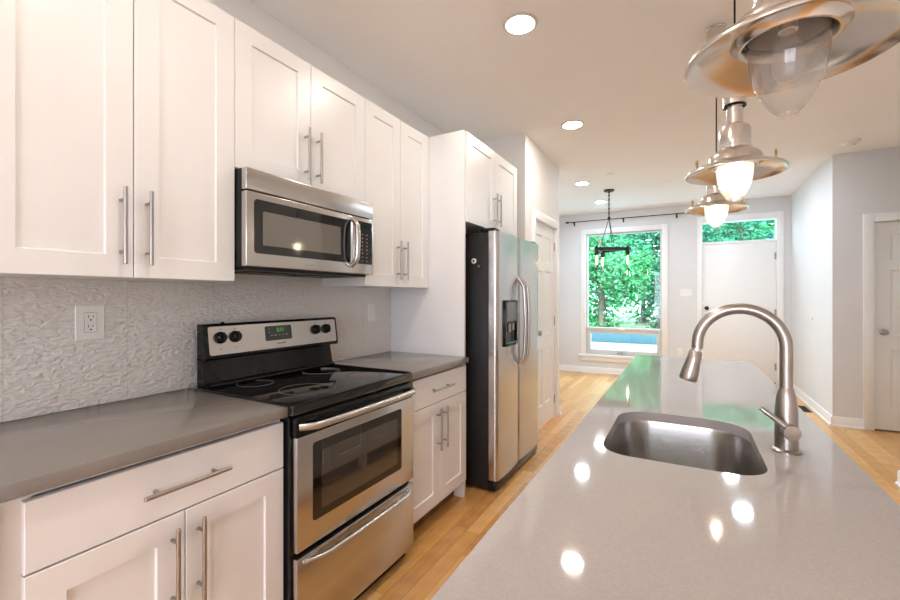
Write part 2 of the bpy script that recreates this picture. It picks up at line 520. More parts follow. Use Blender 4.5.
struct('wall_hall_right', MB().box(XRR, XRR + 0.12, YO - 0.1, YH + 0.12, 0, H), 'wall', smooth=None)
struct('wall_right', MB().box(XR + 0.005, XR + 0.125, YR, YO, 0, H).box(XR + 0.125, XRR, YO - 0.1, YO, 0, H), 'wall_white', smooth=None)
# pantry closet with a door opening
PY0, PY1 = 3.845, 4.600
mb = MB().box(XL - 0.12, XP, YP0, YP0 + 0.1, 0, H).box(XLL, XP, YP1 - 0.1, YP1, 0, H)
mb.box(XP - 0.1, XP, YP0 + 0.1, PY0, 0, H).box(XP - 0.1, XP, PY1, YP1 - 0.1, 0, H).box(XP - 0.1, XP, PY0, PY1, 2.05, H)
struct('wall_pantry', mb, 'wall_white', smooth=None)
# rear wall, behind the camera, with a wide window added for cool fill light
RX0, RX1, RZ0, RZ1 = -1.10, 0.90, 0.30, 2.30
mb = MB().box(XL - 0.12, RX0, YR - 0.12, YR, 0, H).box(RX1, XR + 0.13, YR - 0.12, YR, 0, H)
mb.box(RX0, RX1, YR - 0.12, YR, 0, RZ0).box(RX0, RX1, YR - 0.12, YR, RZ1, H)
struct('wall_rear', mb, 'wall_white', smooth=None)

# baseboards (a square board with a bevelled top and a shoe)
def base_poly(h=0.10, t=0.014):
    return [(0, 0), (t + 0.012, 0), (t + 0.012, 0.012), (t + 0.004, 0.02), (t, 0.02), (t, h - 0.012), (t - 0.006, h), (0, h)]
def baseboard(name, segs):
    """segs: (x0,y0,x1,y1,nx,ny): along the wall foot, n = out of the wall."""
    mb = MB()
    for x0, y0, x1, y1, nx, ny in segs:
        A = [mb.bm.verts.new((x0 + nx * p[0], y0 + ny * p[0], p[1])) for p in base_poly()]
        B = [mb.bm.verts.new((x1 + nx * p[0], y1 + ny * p[0], p[1])) for p in base_poly()]
        n = len(A)
        mb.bm.faces.new(A); mb.bm.faces.new(list(reversed(B)))
        for i in range(n): mb.bm.faces.new((A[i], B[i], B[(i + 1) % n], A[(i + 1) % n]))
    return struct(name, mb, 'trim', smooth=30)
baseboard('baseboard_far', [(XLL, YF, 0.148, YF, 0, -1), (1.218, YF, XR, YF, 0, -1)])
baseboard('baseboard_right_far', [(XR, YH - 0.014, XR, YF, -1, 0)])
baseboard('baseboard_hall', [(XR, YH, 1.535, YH, 0, -1)])
baseboard('baseboard_right', [(XR + 0.005, YR, XR + 0.005, YO + 0.014, -1, 0), (XR + 0.005, YO, XRR, YO, 0, 1)])
baseboard('baseboard_pantry', [(XP, PY1 + 0.085, XP, YP1 + 0.012, 1, 0), (XP + 0.012, YP1, XLL, YP1, 0, 1)])
baseboard('baseboard_living_left', [(XLL, YP1, XLL, YF, 1, 0)])

# window on the far wall: casing, stool, frame, fixed upper pane, awning sash below
def frame_rect(mb, x0, x1, y0, y1, z0, z1, w, bev=0.002, wb=None):
    wb = w if wb is None else wb
    mb.box(x0, x0 + w, y0, y1, z0, z1, bev); mb.box(x1 - w, x1, y0, y1, z0, z1, bev)
    mb.box(x0 + w, x1 - w, y0, y1, z1 - w, z1, bev); mb.box(x0 + w, x1 - w, y0, y1, z0, z0 + wb, bev)
    return mb
win = struct_root('window_1', ((WX0 + WX1) / 2, YF, WZ0))
mb = MB()
mb.box(-1.612, WX0 + 0.005, YF - 0.02, YF, 0.30, 2.475, 0.003).box(WX1 - 0.005, -0.253, YF - 0.02, YF, 0.30, 2.475, 0.003)
mb.box(WX0 + 0.005, WX1 - 0.005, YF - 0.02, YF, WZ1 - 0.005, 2.475, 0.003)
mb.build('casing', 'trim', win)
MB().box(-1.635, -0.235, YF - 0.045, YF + 0.03, 0.285, 0.318, 0.004).box(-1.60, -0.27, YF - 0.018, YF, 0.205, 0.285, 0.003).build('window_stool', 'trim', win)
mb = frame_rect(MB(), WX0, WX1, YF + 0.03, YF + 0.10, WZ0, WZ1, 0.03)
mb.box(WX0 + 0.03, WX1 - 0.03, YF + 0.025, YF + 0.10, 0.735, 0.785, 0.003)
mb.build('window_frame', simple('vinyl_frame', (0.62, 0.61, 0.60), 0.4, var=0.02), win)
MB().box(WX0 + 0.028, WX1 - 0.028, YF + 0.062, YF + 0.068, 0.78, WZ1 - 0.028).build('upper_pane', 'pane', win)
sash = frame_rect(MB(), WX0 + 0.03, WX1 - 0.03, YF + 0.035, YF + 0.085, WZ0 + 0.03, 0.735, 0.05, wb=0.06).build('awning_sash', simple('vinyl_sash', (0.66, 0.65, 0.64), 0.4, var=0.02), win)
MB().box(WX0 + 0.078, WX1 - 0.078, YF + 0.058, YF + 0.064, WZ0 + 0.088, 0.687).build('lower_pane', 'pane', sash)
MB().box(-0.98, -0.90, YF + 0.005, YF + 0.026, 0.745, 0.775, 0.006).build('sash_lock', 'plastic', win)
mb = MB().box(-1.02, -0.92, YF + 0.012, YF + 0.034, 0.352, 0.375, 0.006)
mb.tube([(-0.96, YF + 0.02, 0.37), (-0.93, YF + 0.0, 0.385), (-0.86, YF - 0.005, 0.375)], 0.005, 8)
mb.build('crank_handle', 'nickel', win)

# unseen window behind the camera, added to let in cool daylight
win = struct_root('added_rear_window', ((RX0 + RX1) / 2, YR, RZ0))
mb = frame_rect(MB(), RX0 - 0.08, RX1 + 0.08, YR, YR + 0.02, RZ0 - 0.08, RZ1 + 0.08, 0.085); mb.build('casing', 'trim', win)
mb = frame_rect(MB(), RX0, RX1, YR - 0.09, YR - 0.03, RZ0, RZ1, 0.05); mb.box(-0.13, -0.07, YR - 0.09, YR - 0.03, RZ0, RZ1, 0.002)
mb.build('window_frame', 'trim', win)
MB().box(RX0 + 0.045, RX1 - 0.045, YR - 0.063, YR - 0.057, RZ0 + 0.045, RZ1 - 0.045).build('pane', 'pane_clear', win)

# front door with transom
door = struct_root('door_1', ((DX0 + DX1) / 2, YF, 0))
mb = MB()
mb.box(0.148, DX0 + 0.012, YF - 0.02, YF, 0, 2.535, 0.003).box(DX1 - 0.012, 1.218, YF - 0.02, YF, 0, 2.535, 0.003)
mb.box(DX0 + 0.012, DX1 - 0.012, YF - 0.02, YF, DZ1 - 0.012, 2.535, 0.003)
mb.build('casing', 'trim', door)
mb = MB()
mb.box(DX0, DX0 + 0.015, YF, YF + 0.12, 0, DZ1).box(DX1 - 0.015, DX1, YF, YF + 0.12, 0, DZ1).box(DX0 + 0.015, DX1 - 0.015, YF, YF + 0.12, DZ1 - 0.015, DZ1)
mb.box(DX0 + 0.015, DX1 - 0.015, YF - 0.004, YF + 0.12, 2.112, 2.145, 0.002)
mb.build('jamb', 'trim', door)
MB().box(DX0 + 0.018, DX1 - 0.018, YF + 0.012, YF + 0.056, 0.015, 2.106, 0.003).build('door_leaf', 'trim', door)
MB().box(DX0 + 0.015, DX1 - 0.015, YF + 0.01, YF + 0.12, 0.0, 0.013).build('threshold', 'nickel', door)
tp = MB().box(DX0 + 0.013, DX1 - 0.013, YF + 0.05, YF + 0.056, 2.143, DZ1 - 0.014).build('transom_pane', 'pane', door)
MB().lathe([(0.019, 0), (0.034, 0), (0.034, 0.002), (0.019, 0.002), (0.019, 0)], (1.068, YF + 0.049, 2.192), (0, -1, 0), 24, cap=False).build('sticker', 'bluering', tp)
for z in (0.30, 1.08, 1.90):
    MB().cyl((DX1 - 0.020, YF + 0.006, z - 0.05), (DX1 - 0.020, YF + 0.006, z + 0.05), 0.009, seg=10).box(DX1 - 0.036, DX1 - 0.004, YF + 0.004, YF + 0.011, z - 0.05, z + 0.05).build('hinge', 'nickel', door)
MB().lathe([(0.030, 0), (0.030, 0.012), (0.022, 0.020), (0, 0.022)], (0.278, YF + 0.012, 1.135), (0, -1, 0), 20).build('deadbolt', 'iron', door)
MB().lathe([(0.031, 0), (0.031, 0.006), (0.011, 0.012), (0.011, 0.03), (0.026, 0.04), (0.029, 0.052), (0.02, 0.064), (0, 0.066)], (0.278, YF + 0.012, 1.015), (0, -1, 0), 20).build('door_knob', 'iron', door)
MB().cyl((1.105, YF + 0.012, 0.075), (1.105, YF - 0.075, 0.075), 0.006, seg=8).cyl((1.105, YF - 0.075, 0.075), (1.105, YF - 0.095, 0.075), 0.012, seg=10).build('door_stop', 'iron', door)

# six-panel doors: pantry and hall closet
def six_panel(name, o, U, N, width, height, knob_u, hinge_u, knob_mat):
    r = struct_root(name, o)
    o, U, N = Vector(o), Vector(U), Vector(N); V = Vector((0, 0, 1))
    st, mid = 0.115, 0.10
    uc = [0, st, (width - mid) / 2, (width + mid) / 2, width - st, width]
    vc = [0, 0.21, 0.78, 0.92, 1.56, 1.65, height - 0.115, height]
    cells = {(i, j) for i in (1, 3) for j in (1, 3, 5)}
    MB().slab(o + V * 0.012, U, V, N, uc, vc, 0.035, cells, 0.009, 0.012, 0.006, 0.035).build('door_leaf', 'trim', r)
    k = o + U * knob_u + V * 0.965
    MB().lathe([(0.032, 0), (0.032, 0.006), (0.011, 0.012), (0.011, 0.032), (0.024, 0.040), (0.028, 0.052), (0.022, 0.064), (0, 0.068)], k, N, 20).build('door_knob', knob_mat, r)
    if hinge_u is not None:
        for z in (0.20, 1.05, 1.85):
            c = o + U * hinge_u + N * 0.006
            MB().cyl(c + V * (z - 0.045), c + V * (z + 0.045), 0.007, seg=10).build('hinge', 'nickel', r)
    return r
d = six_panel('door_2', (XP - 0.018, PY0 + 0.012, 0), (0, 1, 0), (1, 0, 0), PY1 - PY0 - 0.024, 2.025, 0.07, PY1 - PY0 - 0.018, 'nickel')
mb = MB()
mb.box(XP, XP + 0.018, PY0 - 0.08, PY0 + 0.006, 0, 2.125, 0.003).box(XP, XP + 0.018, PY1 - 0.006, PY1 + 0.08, 0, 2.125, 0.003).box(XP, XP + 0.018, PY0 + 0.006, PY1 - 0.006, 2.044, 2.125, 0.003)
mb.box(XP - 0.1, XP, PY0, PY0 + 0.009, 0, 2.05).box(XP - 0.1, XP, PY1 - 0.009, PY1, 0, 2.05).box(XP - 0.1, XP, PY0 + 0.009, PY1 - 0.009, 2.041, 2.05)
mb.build('casing', 'trim', d)
d = six_panel('door_3', (HX0 + 0.012, YH + 0.018, 0), (1, 0, 0), (0, -1, 0), HX1 - HX0 - 0.024, 2.025, 0.065, None, 'nickel')
mb = MB()
mb.box(HX0 - 0.075, HX0 + 0.006, YH - 0.018, YH, 0, 2.125, 0.003).box(HX1 - 0.006, HX1 + 0.08, YH - 0.018, YH, 0, 2.125, 0.003).box(HX0 + 0.006, HX1 - 0.006, YH - 0.018, YH, 2.044, 2.125, 0.003)
mb.box(HX0, HX0 + 0.009, YH, YH + 0.1, 0, 2.05).box(HX1 - 0.009, HX1, YH, YH + 0.1, 0, 2.05).box(HX0 + 0.009, HX1 - 0.009, YH, YH + 0.1, 2.041, 2.05)
mb.build('casing', 'trim', d)

# ------------------------------------------------------------------ cabinets
def bar_pull(parent, c, axis, out, length=0.238, r=0.006, stand=0.032, spacing=0.16, mat='nickel'):
    c, a, n = Vector(c), Vector(axis), Vector(out)
    mb = MB()
    q = c + n * stand
    mb.lathe([(r - 0.001, 0), (r, 0.001), (r, length - 0.001), (r - 0.001, length)], q - a * length / 2, a, 16)
    for s_ in (-1, 1):
        mb.cyl(c + a * s_ * spacing / 2, q + a * s_ * spacing / 2, 0.005, seg=12)
    return mb.build('handle', mat, parent)

def shaker_door(parent, xf, y0, y1, z0, z1, n=1, st=0.072, rail=0.068):
    """door facing +X (n=1) or -X (n=-1)"""
    if n > 0: o, U = (xf, y0, z0), (0, 1, 0)
    else: o, U = (xf, y1, z0), (0, -1, 0)
    w, h = y1 - y0, z1 - z0
    return MB().slab(o, U, (0, 0, 1), (n, 0, 0), [0, st, w - st, w], [0, rail, h - rail, h], 0.02, {(1, 1)}, 0.008, 0.003).build('door', 'cab', parent)

def carcass(mb, x0, x1, y0, y1, z0, z1):
    """hollow box, open on the +X side"""
    t = 0.016
    mb.box(x0, x1, y0, y0 + t, z0, z1).box(x0, x1, y1 - t, y1, z0, z1)
    mb.box(x0, x1, y0 + t, y1 - t, z0, z0 + t).box(x0, x1, y0 + t, y1 - t, z1 - t, z1).box(x0, x0 + 0.008, y0 + t, y1 - t, z0 + t, z1 - t)
    return mb

def wall_cabinet(y0, y1, z0, z1, xf, label, group, name='wall_cabinet', hz=0.04):
    t = thing(name, (XL + 0.001, (y0 + y1) / 2, z0), label, 'cabinet', group)
    carcass(MB(), XL + 0.001, xf - 0.021, y0 + 0.0008, y1 - 0.0008, z0, z1).build('body', 'cab', t)
    ym = (y0 + y1) / 2
    for a, b, hy in ((y0 + 0.0015, ym - 0.0015, ym - 0.036), (ym + 0.0015, y1 - 0.0015, ym + 0.036)):
        d = shaker_door(t, xf, a, b, z0 - 0.0, z1)
        bar_pull(d, (xf, hy, z0 + hz + 0.119), (0, 0, 1), (1, 0, 0))
    return t

ZT = 2.392
GW = 'white wall cabinets along the left wall'
wall_cabinet(0.345, 1.037, 1.368, ZT, -1.530, 'white shaker wall cabinet nearest the camera, above the duplex outlet', GW)
wall_cabinet(1.037, 1.801, 1.812, ZT, -1.530, 'short white shaker wall cabinet directly above the microwave', GW, hz=0.03)
wall_cabinet(1.801, 2.458, 1.368, ZT, -1.530, 'tall white shaker wall cabinet between the microwave and the refrigerator panel', GW)
wall_cabinet(-0.347, 0.345, 1.368, ZT, -1.530, 'white shaker wall cabinet cut off by the left edge of the photo', GW)
wall_cabinet(2.484, 3.420, 1.800, ZT, -1.250, 'deep white shaker cabinet above the refrigerator', GW, hz=0.035)
t = MB().box(XL + 0.001, -1.262, 2.460, 2.482, 0, ZT + 0.004, 0.0015).build('end_panel', 'cab')
tag(t, 'tall white panel standing beside the black side of the refrigerator', 'panel')

def base_cabinet(y0, y1, label, group, fill=0.0):
    t = thing('base_cabinet', (XL + 0.013, (y0 + y1) / 2, 0), label, 'cabinet', group)
    xf = -1.245
    carcass(MB(), XL + 0.013, xf - 0.021, y0, y1, 0.10, 0.883).build('body', 'cab', t)
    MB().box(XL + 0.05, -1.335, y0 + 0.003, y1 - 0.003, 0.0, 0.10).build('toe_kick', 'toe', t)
    ym = (y0 + fill + y1) / 2
    dr = MB().slab((xf, y0 + fill + 0.0015, 0.706), (0, 1, 0), (0, 0, 1), (1, 0, 0), [0, y1 - y0 - fill - 0.003], [0, 0.158], 0.02, set()).build('drawer', 'cab', t)
    bar_pull(dr, (xf, ym, 0.786), (0, 1, 0), (1, 0, 0))
    for a, b, hy in ((y0 + fill + 0.0015, ym - 0.0015, ym - 0.036), (ym + 0.0015, y1 - 0.0015, ym + 0.036)):
        d = shaker_door(t, xf, a, b, 0.125, 0.701)
        bar_pull(d, (xf, hy, 0.553), (0, 0, 1), (1, 0, 0))
    if fill:
        MB().box(xf - 0.036, xf - 0.0200, y0, y0 + fill + 0.02, 0.10, 0.883).build('filler_strip', 'cab', t)
    return t
GB = 'white base cabinets along the left wall'
base_cabinet(0.318, 1.030, 'white base cabinet in the foreground left of the stove', GB, fill=0.035)
base_cabinet(1.786, 2.458, 'white base cabinet between the stove and the refrigerator panel', GB)
base_cabinet(-0.400, 0.3178, 'white base cabinet at the far left edge of the photo', GB)

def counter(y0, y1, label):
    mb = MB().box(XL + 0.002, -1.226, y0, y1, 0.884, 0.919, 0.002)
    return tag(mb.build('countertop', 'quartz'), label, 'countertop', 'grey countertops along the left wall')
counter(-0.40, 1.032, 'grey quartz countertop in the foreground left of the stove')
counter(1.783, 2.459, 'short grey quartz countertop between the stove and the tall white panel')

o = MB().box(XL + 0.0005, XL + 0.010, -0.40, 2.4595, 0.9195, 1.3675).box(XL + 0.0005, XL + 0.010, 1.040, 1.798, 1.3675, 1.418).build('backsplash', 'splash', smooth=None)
tag(o, 'pale grey embossed tile backsplash behind the stove and counters', 'backsplash')

# outlet and switch plates
def plate(name, c, U, N, w, h, label, cat, kind):
    c, U, N = Vector(c), Vector(U), Vector(N); V = Vector((0, 0, 1))
    t = thing(name, c, label, cat, 'wall plates')
    mb = MB()
    uc = [-w / 2, w / 2]; vc = [-h / 2, h / 2]
    mb.slab(c + N * 0.005, U, V, N, uc, vc, 0.005, set(), ch=0.002)
    mb.build('cover_plate', 'plastic', t)
    def bx(name_, u0, u1, v0, v1, d0, d1, mat, par):
        m_ = MB()
        P = lambda u, v, d: c + U * u + V * v + N * d
        a, b = P(u0, v0, d0), P(u1, v1, d1)
        m_.box(min(a.x, b.x), max(a.x, b.x), min(a.y, b.y), max(a.y, b.y), min(a.z, b.z), max(a.z, b.z))
        return m_.build(name_, mat, par)
    if kind == 'duplex':
        bx('cover_opening', -0.0186, 0.0186, -0.0356, 0.0356, 0.0045, 0.0053, 'grey', t)
        f = bx('receptacle', -0.017, 0.017, -0.034, 0.034, 0.005, 0.0075, 'plastic', t)
        for v in (0.017, -0.017):
            m_ = MB()
            for u0, hh in ((-0.007, 0.0045), (0.0065, 0.0035)):
                a = c + U * (u0 - 0.0011) + V * (v + 0.004 - hh) + N * 0.0076; b = c + U * (u0 + 0.0011) + V * (v + 0.004 + hh) + N * 0.0080
                m_.box(min(a.x, b.x), max(a.x, b.x), min(a.y, b.y), max(a.y, b.y), min(a.z, b.z), max(a.z, b.z))
            m_.lathe([(0.003, 0), (0.003, 0.0005)], c + V * (v - 0.008) + N * 0.0076, N, 10)
            m_.build('socket_slots', 'slot', f)
    elif kind == 'plain':
        bx('receptacle', -0.017, 0.017, -0.034, 0.034, 0.005, 0.0075, 'plastic', t)
    else:
        n = kind
        for k in range(n):
            u = (k - (n - 1) / 2) * 0.046
            bx('rocker', u - 0.0165, u + 0.0165, -0.033, 0.033, 0.005, 0.009, 'plastic', t)
    return t
plate('outlet', (XL + 0.0102, 0.698, 1.217), (0, 1, 0), (1, 0, 0), 0.085, 0.124, 'white duplex outlet on the backsplash below the nearest wall cabinet', 'outlet', 'duplex')
plate('switch_plate', (XL + 0.0102, 2.240, 1.205), (0, 1, 0), (1, 0, 0), 0.072, 0.117, 'white switch plate on the backsplash right of the stove', 'switch', 1)
plate('switch_plate', (0.0, YF - 0.0002, 1.372), (1, 0, 0), (0, -1, 0), 0.165, 0.117, 'white triple switch plate on the far wall between window and front door', 'switch', 3)
plate('outlet', (-0.085, YF - 0.0002, 0.44), (1, 0, 0), (0, -1, 0), 0.072, 0.117, 'small white outlet low on the far wall under the triple switch', 'outlet', 'plain')

# ------------------------------------------------------------------ range
def arc_pts(p, q, out, bow, n=14, rise=0.22):
    """a bowed handle path: leaves p, stands out, returns to q"""
    p, q, out = Vector(p), Vector(q), Vector(out)
    pts = []
    for k in range(n + 1):
        s_ = k / n
        f = min(1.0, (1 - abs(2 * s_ - 1)) / rise); f = sin(f * pi / 2)
        f2 = 0.75 * f + 0.25 * sin(pi * s_)
        pts.append(p.lerp(q, s_) + out * bow * f2)
    return pts

SY0, SY1 = 1.034, 1.779
rg = thing('range', (-1.52, (SY0 + SY1) / 2, 0), 'stainless steel and black freestanding electric range with glass cooktop between the counters', 'stove')
mb = MB().box(-1.800, -1.225, SY0 + 0.003, SY1 - 0.003, 0.03, 0.884)
for yy in (SY0 + 0.05, SY1 - 0.05):
    for xx in (-1.75, -1.29): mb.cyl((xx, yy, 0), (xx, yy, 0.032), 0.016, seg=12)
mb.build('body', 'black', rg)
ct = MB().box(-1.800, -1.203, SY0 - 0.001, SY1 + 0.001, 0.886, 0.924, 0.006, 3).build('cooktop', 'glassblk', rg)
# raised rim around the glass
rimp = rounded_rect(XL + 0.10, -1.206, SY0 + 0.002, SY1 - 0.002, [0.015] * 4, 4)
MB().tube([(p[0], p[1], 0.9245) for p in rimp] + [(rimp[0][0], rimp[0][1], 0.9245)], 0.0055, 8).build('rim', 'black', ct)
for cx, cy, r in ((-1.67, 1.23, 0.075), (-1.38, 1.26, 0.112), (-1.66, 1.61, 0.095), (-1.38, 1.62, 0.085)):
    MB().lathe([(r - 0.0022, 0), (r, 0), (r, 0.0005), (r - 0.0022, 0.0005), (r - 0.0022, 0)], (cx, cy, 0.9241), seg=48, cap=False).build('burner_ring', 'ring', ct)
# backguard
BX = -1.80
bgl = [(BX, 0.9245), (-1.735, 0.9245), (-1.735, 0.934), (-1.748, 0.946), (-1.768, 1.046), (BX, 1.046)]
bgh = [(BX, 1.040), (-1.748, 1.040), (-1.742, 1.047), (-1.742, 1.056), (-1.760, 1.183), (-1.769, 1.192), (BX, 1.192)]
bgd = MB().prism(bgl, 1.047, SY1 - 0.001, 'y').prism(bgh, 1.047, 1.816, 'y').cyl((-1.730, 1.060, 0.934), (-1.730, SY1 - 0.012, 0.934), 0.010, seg=12).build('backguard', 'black', rg)
nrm = Vector((0.127, 0, 0.018)).normalized(); up = Vector((-0.018, 0, 0.127)).normalized(); YV = Vector((0, 1, 0))
po = Vector((-1.751, 1.4325, 1.1195)) + nrm * 0.001
def on_panel(u, v, d=0.0): return po + YV * u + up * v + nrm * d
def rr_plate(mb, w, h, r, d0, d1, u=0.0, v=0.0):
    pts = rounded_rect(-w / 2, w / 2, -h / 2, h / 2, [r] * 4, 5)
    A = [mb.bm.verts.new(on_panel(u + p[0], v + p[1], d0)) for p in pts]; B = [mb.bm.verts.new(on_panel(u + p[0], v + p[1], d1)) for p in pts]
    n = len(pts); mb.bm.faces.new(list(reversed(A))); mb.bm.faces.new(B)
    for i in range(n): mb.bm.faces.new((A[i], A[(i + 1) % n], B[(i + 1) % n], B[i]))
    return mb
rr_plate(MB(), 0.735, 0.122, 0.010, -0.001, 0.003).build('control_panel', 'steel_h', bgd)
rr_plate(MB(), 0.150, 0.070, 0.006, 0.003, 0.006, -0.016, 0.012).build('clock_window', 'glassblk', bgd)
text('clock_digits', '2:11', 0.026, on_panel(-0.008, 0.026, 0.0064), YV, up, 'led', bgd)
mb = MB()
for k in range(5): rr_plate(mb, 0.011, 0.005, 0.001, 0.006, 0.0065, -0.060 + k * 0.022, 0.002)
for v_ in (0.032, 0.018): rr_plate(mb, 0.010, 0.005, 0.001, 0.006, 0.0065, -0.072, v_)
mb.build('clock_buttons', 'grey', bgd)
text('brand_lettering', 'FRIGIDAIRE', 0.0105, on_panel(-0.006, -0.038, 0.0034), YV, up, 'darkprint', bgd)
for u in (-0.316, -0.2465, 0.220, 0.294):
    mb = MB().lathe([(0.026, 0), (0.026, 0.004), (0.021, 0.006), (0.019, 0.022), (0.017, 0.024), (0, 0.024)], on_panel(u, 0.012, 0.003), nrm, 24)
    c0 = on_panel(u, 0.012, 0.014)
    cubev = bmesh.ops.create_cube(mb.bm, size=1.0)['verts']
    m = Matrix((YV, up, nrm)).transposed().to_4x4(); m.translation = c0 + nrm * 0.008
    bmesh.ops.transform(mb.bm, matrix=m @ Matrix.Diagonal((0.010, 0.042, 0.022, 1)), verts=cubev)
    mb.build('knob', 'black', bgd)
for u in (-0.316, -0.2465, 0.220, 0.294):
    rr_plate(MB(), 0.005, 0.005, 0.001, 0.003, 0.0034, u, -0.037).build('off_mark', 'darkprint', bgd)
    rr_plate(MB(), 0.009, 0.003, 0.001, 0.003, 0.0034, u + 0.002, 0.048).build('burner_mark', 'darkprint', bgd)
MB().lathe([(0.007, 0), (0.007, 0.006), (0, 0.008)], (-1.785, 1.15, 1.1915), seg=12).build('vent_cap', 'black', bgd)
# oven door
mb = MB().box(-1.222, -1.196, SY0 + 0.012, SY1 - 0.002, 0.400, 0.808, 0.003)
od = mb.build('oven_door', 'steel_h', rg)
mb = MB().box(-1.222, -1.198, SY0 + 0.010, SY1 - 0.002, 0.8085, 0.880, 0.006)
vt = mb.build('door_top_band', 'black', od)
mb = MB()
for k in range(3): mb.box(-1.1985, -1.1955, SY0 + 0.10, SY1 - 0.10, 0.852 + k * 0.008, 0.855 + k * 0.008)
mb.build('vent_louvre', 'blackmat', od)
pts = rounded_rect(1.118, 1.672, 0.484, 0.772, [0.012] * 4, 5)
MB().prism(pts, -1.1965, -1.1945, 'x').build('window_border', 'glassblk', od)
pts = rounded_rect(1.160, 1.638, 0.515, 0.735, [0.012] * 4, 5)
MB().prism(pts, -1.1946, -1.1938, 'x').build('window', 'ovenwin', od)
hp = arc_pts((-1.196, SY0 + 0.022, 0.846), (-1.196, SY1 - 0.014, 0.846), (1, 0, 0), 0.048, 28, 0.16)
MB().tube(hp, [0.0135] * len(hp), 14, up=(0, 0, 1)).build('handle', 'steel', od)
# storage drawer
dw = MB().box(-1.222, -1.196, SY0 + 0.012, SY1 - 0.002, 0.060, 0.378, 0.003).build('drawer', 'steel_h', rg)
hp = arc_pts((-1.197, SY0 + 0.045, 0.358), (-1.197, SY1 - 0.03, 0.358), (1, 0, 0), 0.036, 28, 0.30)
MB().tube(hp, 0.013, 12, up=(0, 0, 1), flat=0.62).build('handle', 'steel', dw)
MB().box(-1.25, -1.232, SY0 + 0.02, SY1 - 0.02, 0.012, 0.075).build('kick_plate', 'black', rg)

# ------------------------------------------------------------------ microwave
MY0, MY1, MZ0, MZ1 = 1.041, 1.797, 1.420, 1.806
mw = thing('microwave', (-1.66, (MY0 + MY1) / 2, MZ0), 'stainless steel over-the-range microwave with black window mounted above the stove', 'microwave')
MB().box(XL + 0.002, -1.500, MY0, MY1, MZ0 + 0.004, MZ1, 0.002).build('body', 'black', mw)
XF = -1.468
def curved_front(mb, y0, y1, z0, z1, xb, xf, bev): return mb.box(xb, xf, y0, y1, z0, z1, bev, 4)
MB().box(-1.499, XF, MY0, MY1, 1.722, MZ1, 0.004, 3).build('vent_panel', 'steel_h', mw)
dr = MB().box(-1.499, XF, MY0, 1.638, MZ0 + 0.006, 1.717, 0.004, 3).build('door', 'steel_h', mw)
MB().prism(rounded_rect(1.075, 1.617, 1.478, 1.690, [0.014] * 4, 5), XF - 0.001, XF + 0.002, 'x').build('window_border', 'glassblk', dr)
MB().prism(rounded_rect(1.112, 1.545, 1.512, 1.646, [0.004] * 4, 3), XF + 0.0021, XF + 0.0028, 'x').build('window', 'mwwin', dr)
hp = arc_pts((XF + 0.001, 1.625, 1.462), (XF + 0.001, 1.625, 1.702), (1, 0, 0), 0.042, 18, 0.35)
MB().tube(hp, 0.012, 12, up=(0, 1, 0), flat=1.15).build('handle', 'steel_v', dr)
text('brand_lettering', 'FRIGIDAIRE', 0.011, (XF + 0.0004, 1.36, 1.449), (0, 1, 0), (0, 0, 1), 'mark', dr)
cp = MB().box(-1.499, XF, 1.641, MY1, MZ0 + 0.006, 1.717, 0.004, 3).build('control_section', 'steel_h', mw)
MB().prism(rounded_rect(1.668, 1.782, 1.478, 1.698, [0.006] * 4, 4), XF - 0.001, XF + 0.002, 'x').build('keypad', 'glassblk', cp)
for r in range(8):
    for c in range(2): MB().box(XF + 0.002, XF + 0.0026, 1.700 + c * 0.036, 1.708 + c * 0.036, 1.492 + r * 0.0195, 1.496 + r * 0.0195).build('key', 'mark', cp, smooth=None)
MB().box(XF + 0.002, XF + 0.0026, 1.690, 1.760, 1.664, 1.680).build('display', 'leddim', cp)
mb = MB().box(XL + 0.05, -1.505, MY0 + 0.02, MY1 - 0.02, MZ0 - 0.006, MZ0 + 0.004)
for k in range(2): mb.box(-1.75, -1.58, MY0 + 0.10 + k * 0.33, MY0 + 0.33 + k * 0.33, MZ0 - 0.010, MZ0 - 0.006)
mb.build('filter_grille', 'blackmat', mw)

# ------------------------------------------------------------------ refrigerator
FY0, FY1 = 2.610, 3.525
fr = thing('refrigerator', (-1.45, (FY0 + FY1) / 2, 0), 'stainless side-by-side refrigerator with black side and ice dispenser', 'refrigerator')
FXB, FXF = -1.160, -1.085
MB().box(XL + 0.05, FXB, FY0, FY1, 0.02, 1.742, 0.004).build('body', 'blackmat', fr)
MB().box(-1.70, -1.60, FY0 + 0.05, FY1 - 0.05, 0.0, 0.02).box(-1.25, -1.18, FY0 + 0.03, FY1 - 0.03, 0.0, 0.02).build('foot', 'black', fr)
FM = 3.028
def fridge_door(y0, y1):
    """gently bowed front with rounded vertical edges"""
    n = 16; poly = [(FXB + 0.006, y0), ]
    for k in range(n + 1):
        s_ = k / n
        e = min(s_, 1 - s_) * (y1 - y0)
        x = FXF - 0.010 + 0.010 * sin(pi * s_)
        if e < 0.020: x -= 0.020 * (1 - math.sqrt(max(0, 1 - ((0.020 - e) / 0.020) ** 2)))
        poly.append((x, y0 + (y1 - y0) * s_))
    # denser sampling at the rounded ends
    poly = [(FXB + 0.006, y0)]
    ss = [0, .002, .006, .012, .02, .03, .05, .1, .2, .3, .4, .5, .6, .7, .8, .9, .95, .97, .98, .988, .994, .998, 1]
    W = y1 - y0
    for s_ in ss:
        e = min(s_, 1 - s_) * W
        x = FXF - 0.008 + 0.008 * sin(pi * s_)
        R_ = 0.024
        if e < R_: x -= R_ * (1 - math.sqrt(max(0, 1 - ((R_ - e) / R_) ** 2)))
        poly.append((x, y0 + W * s_))
    poly.append((FXB + 0.006, y1))
    return MB().prism(poly, 0.082, 1.748, 'z')
fd = fridge_door(FY0, FM - 0.003).build('freezer_door', 'steel_v', fr, smooth=40)
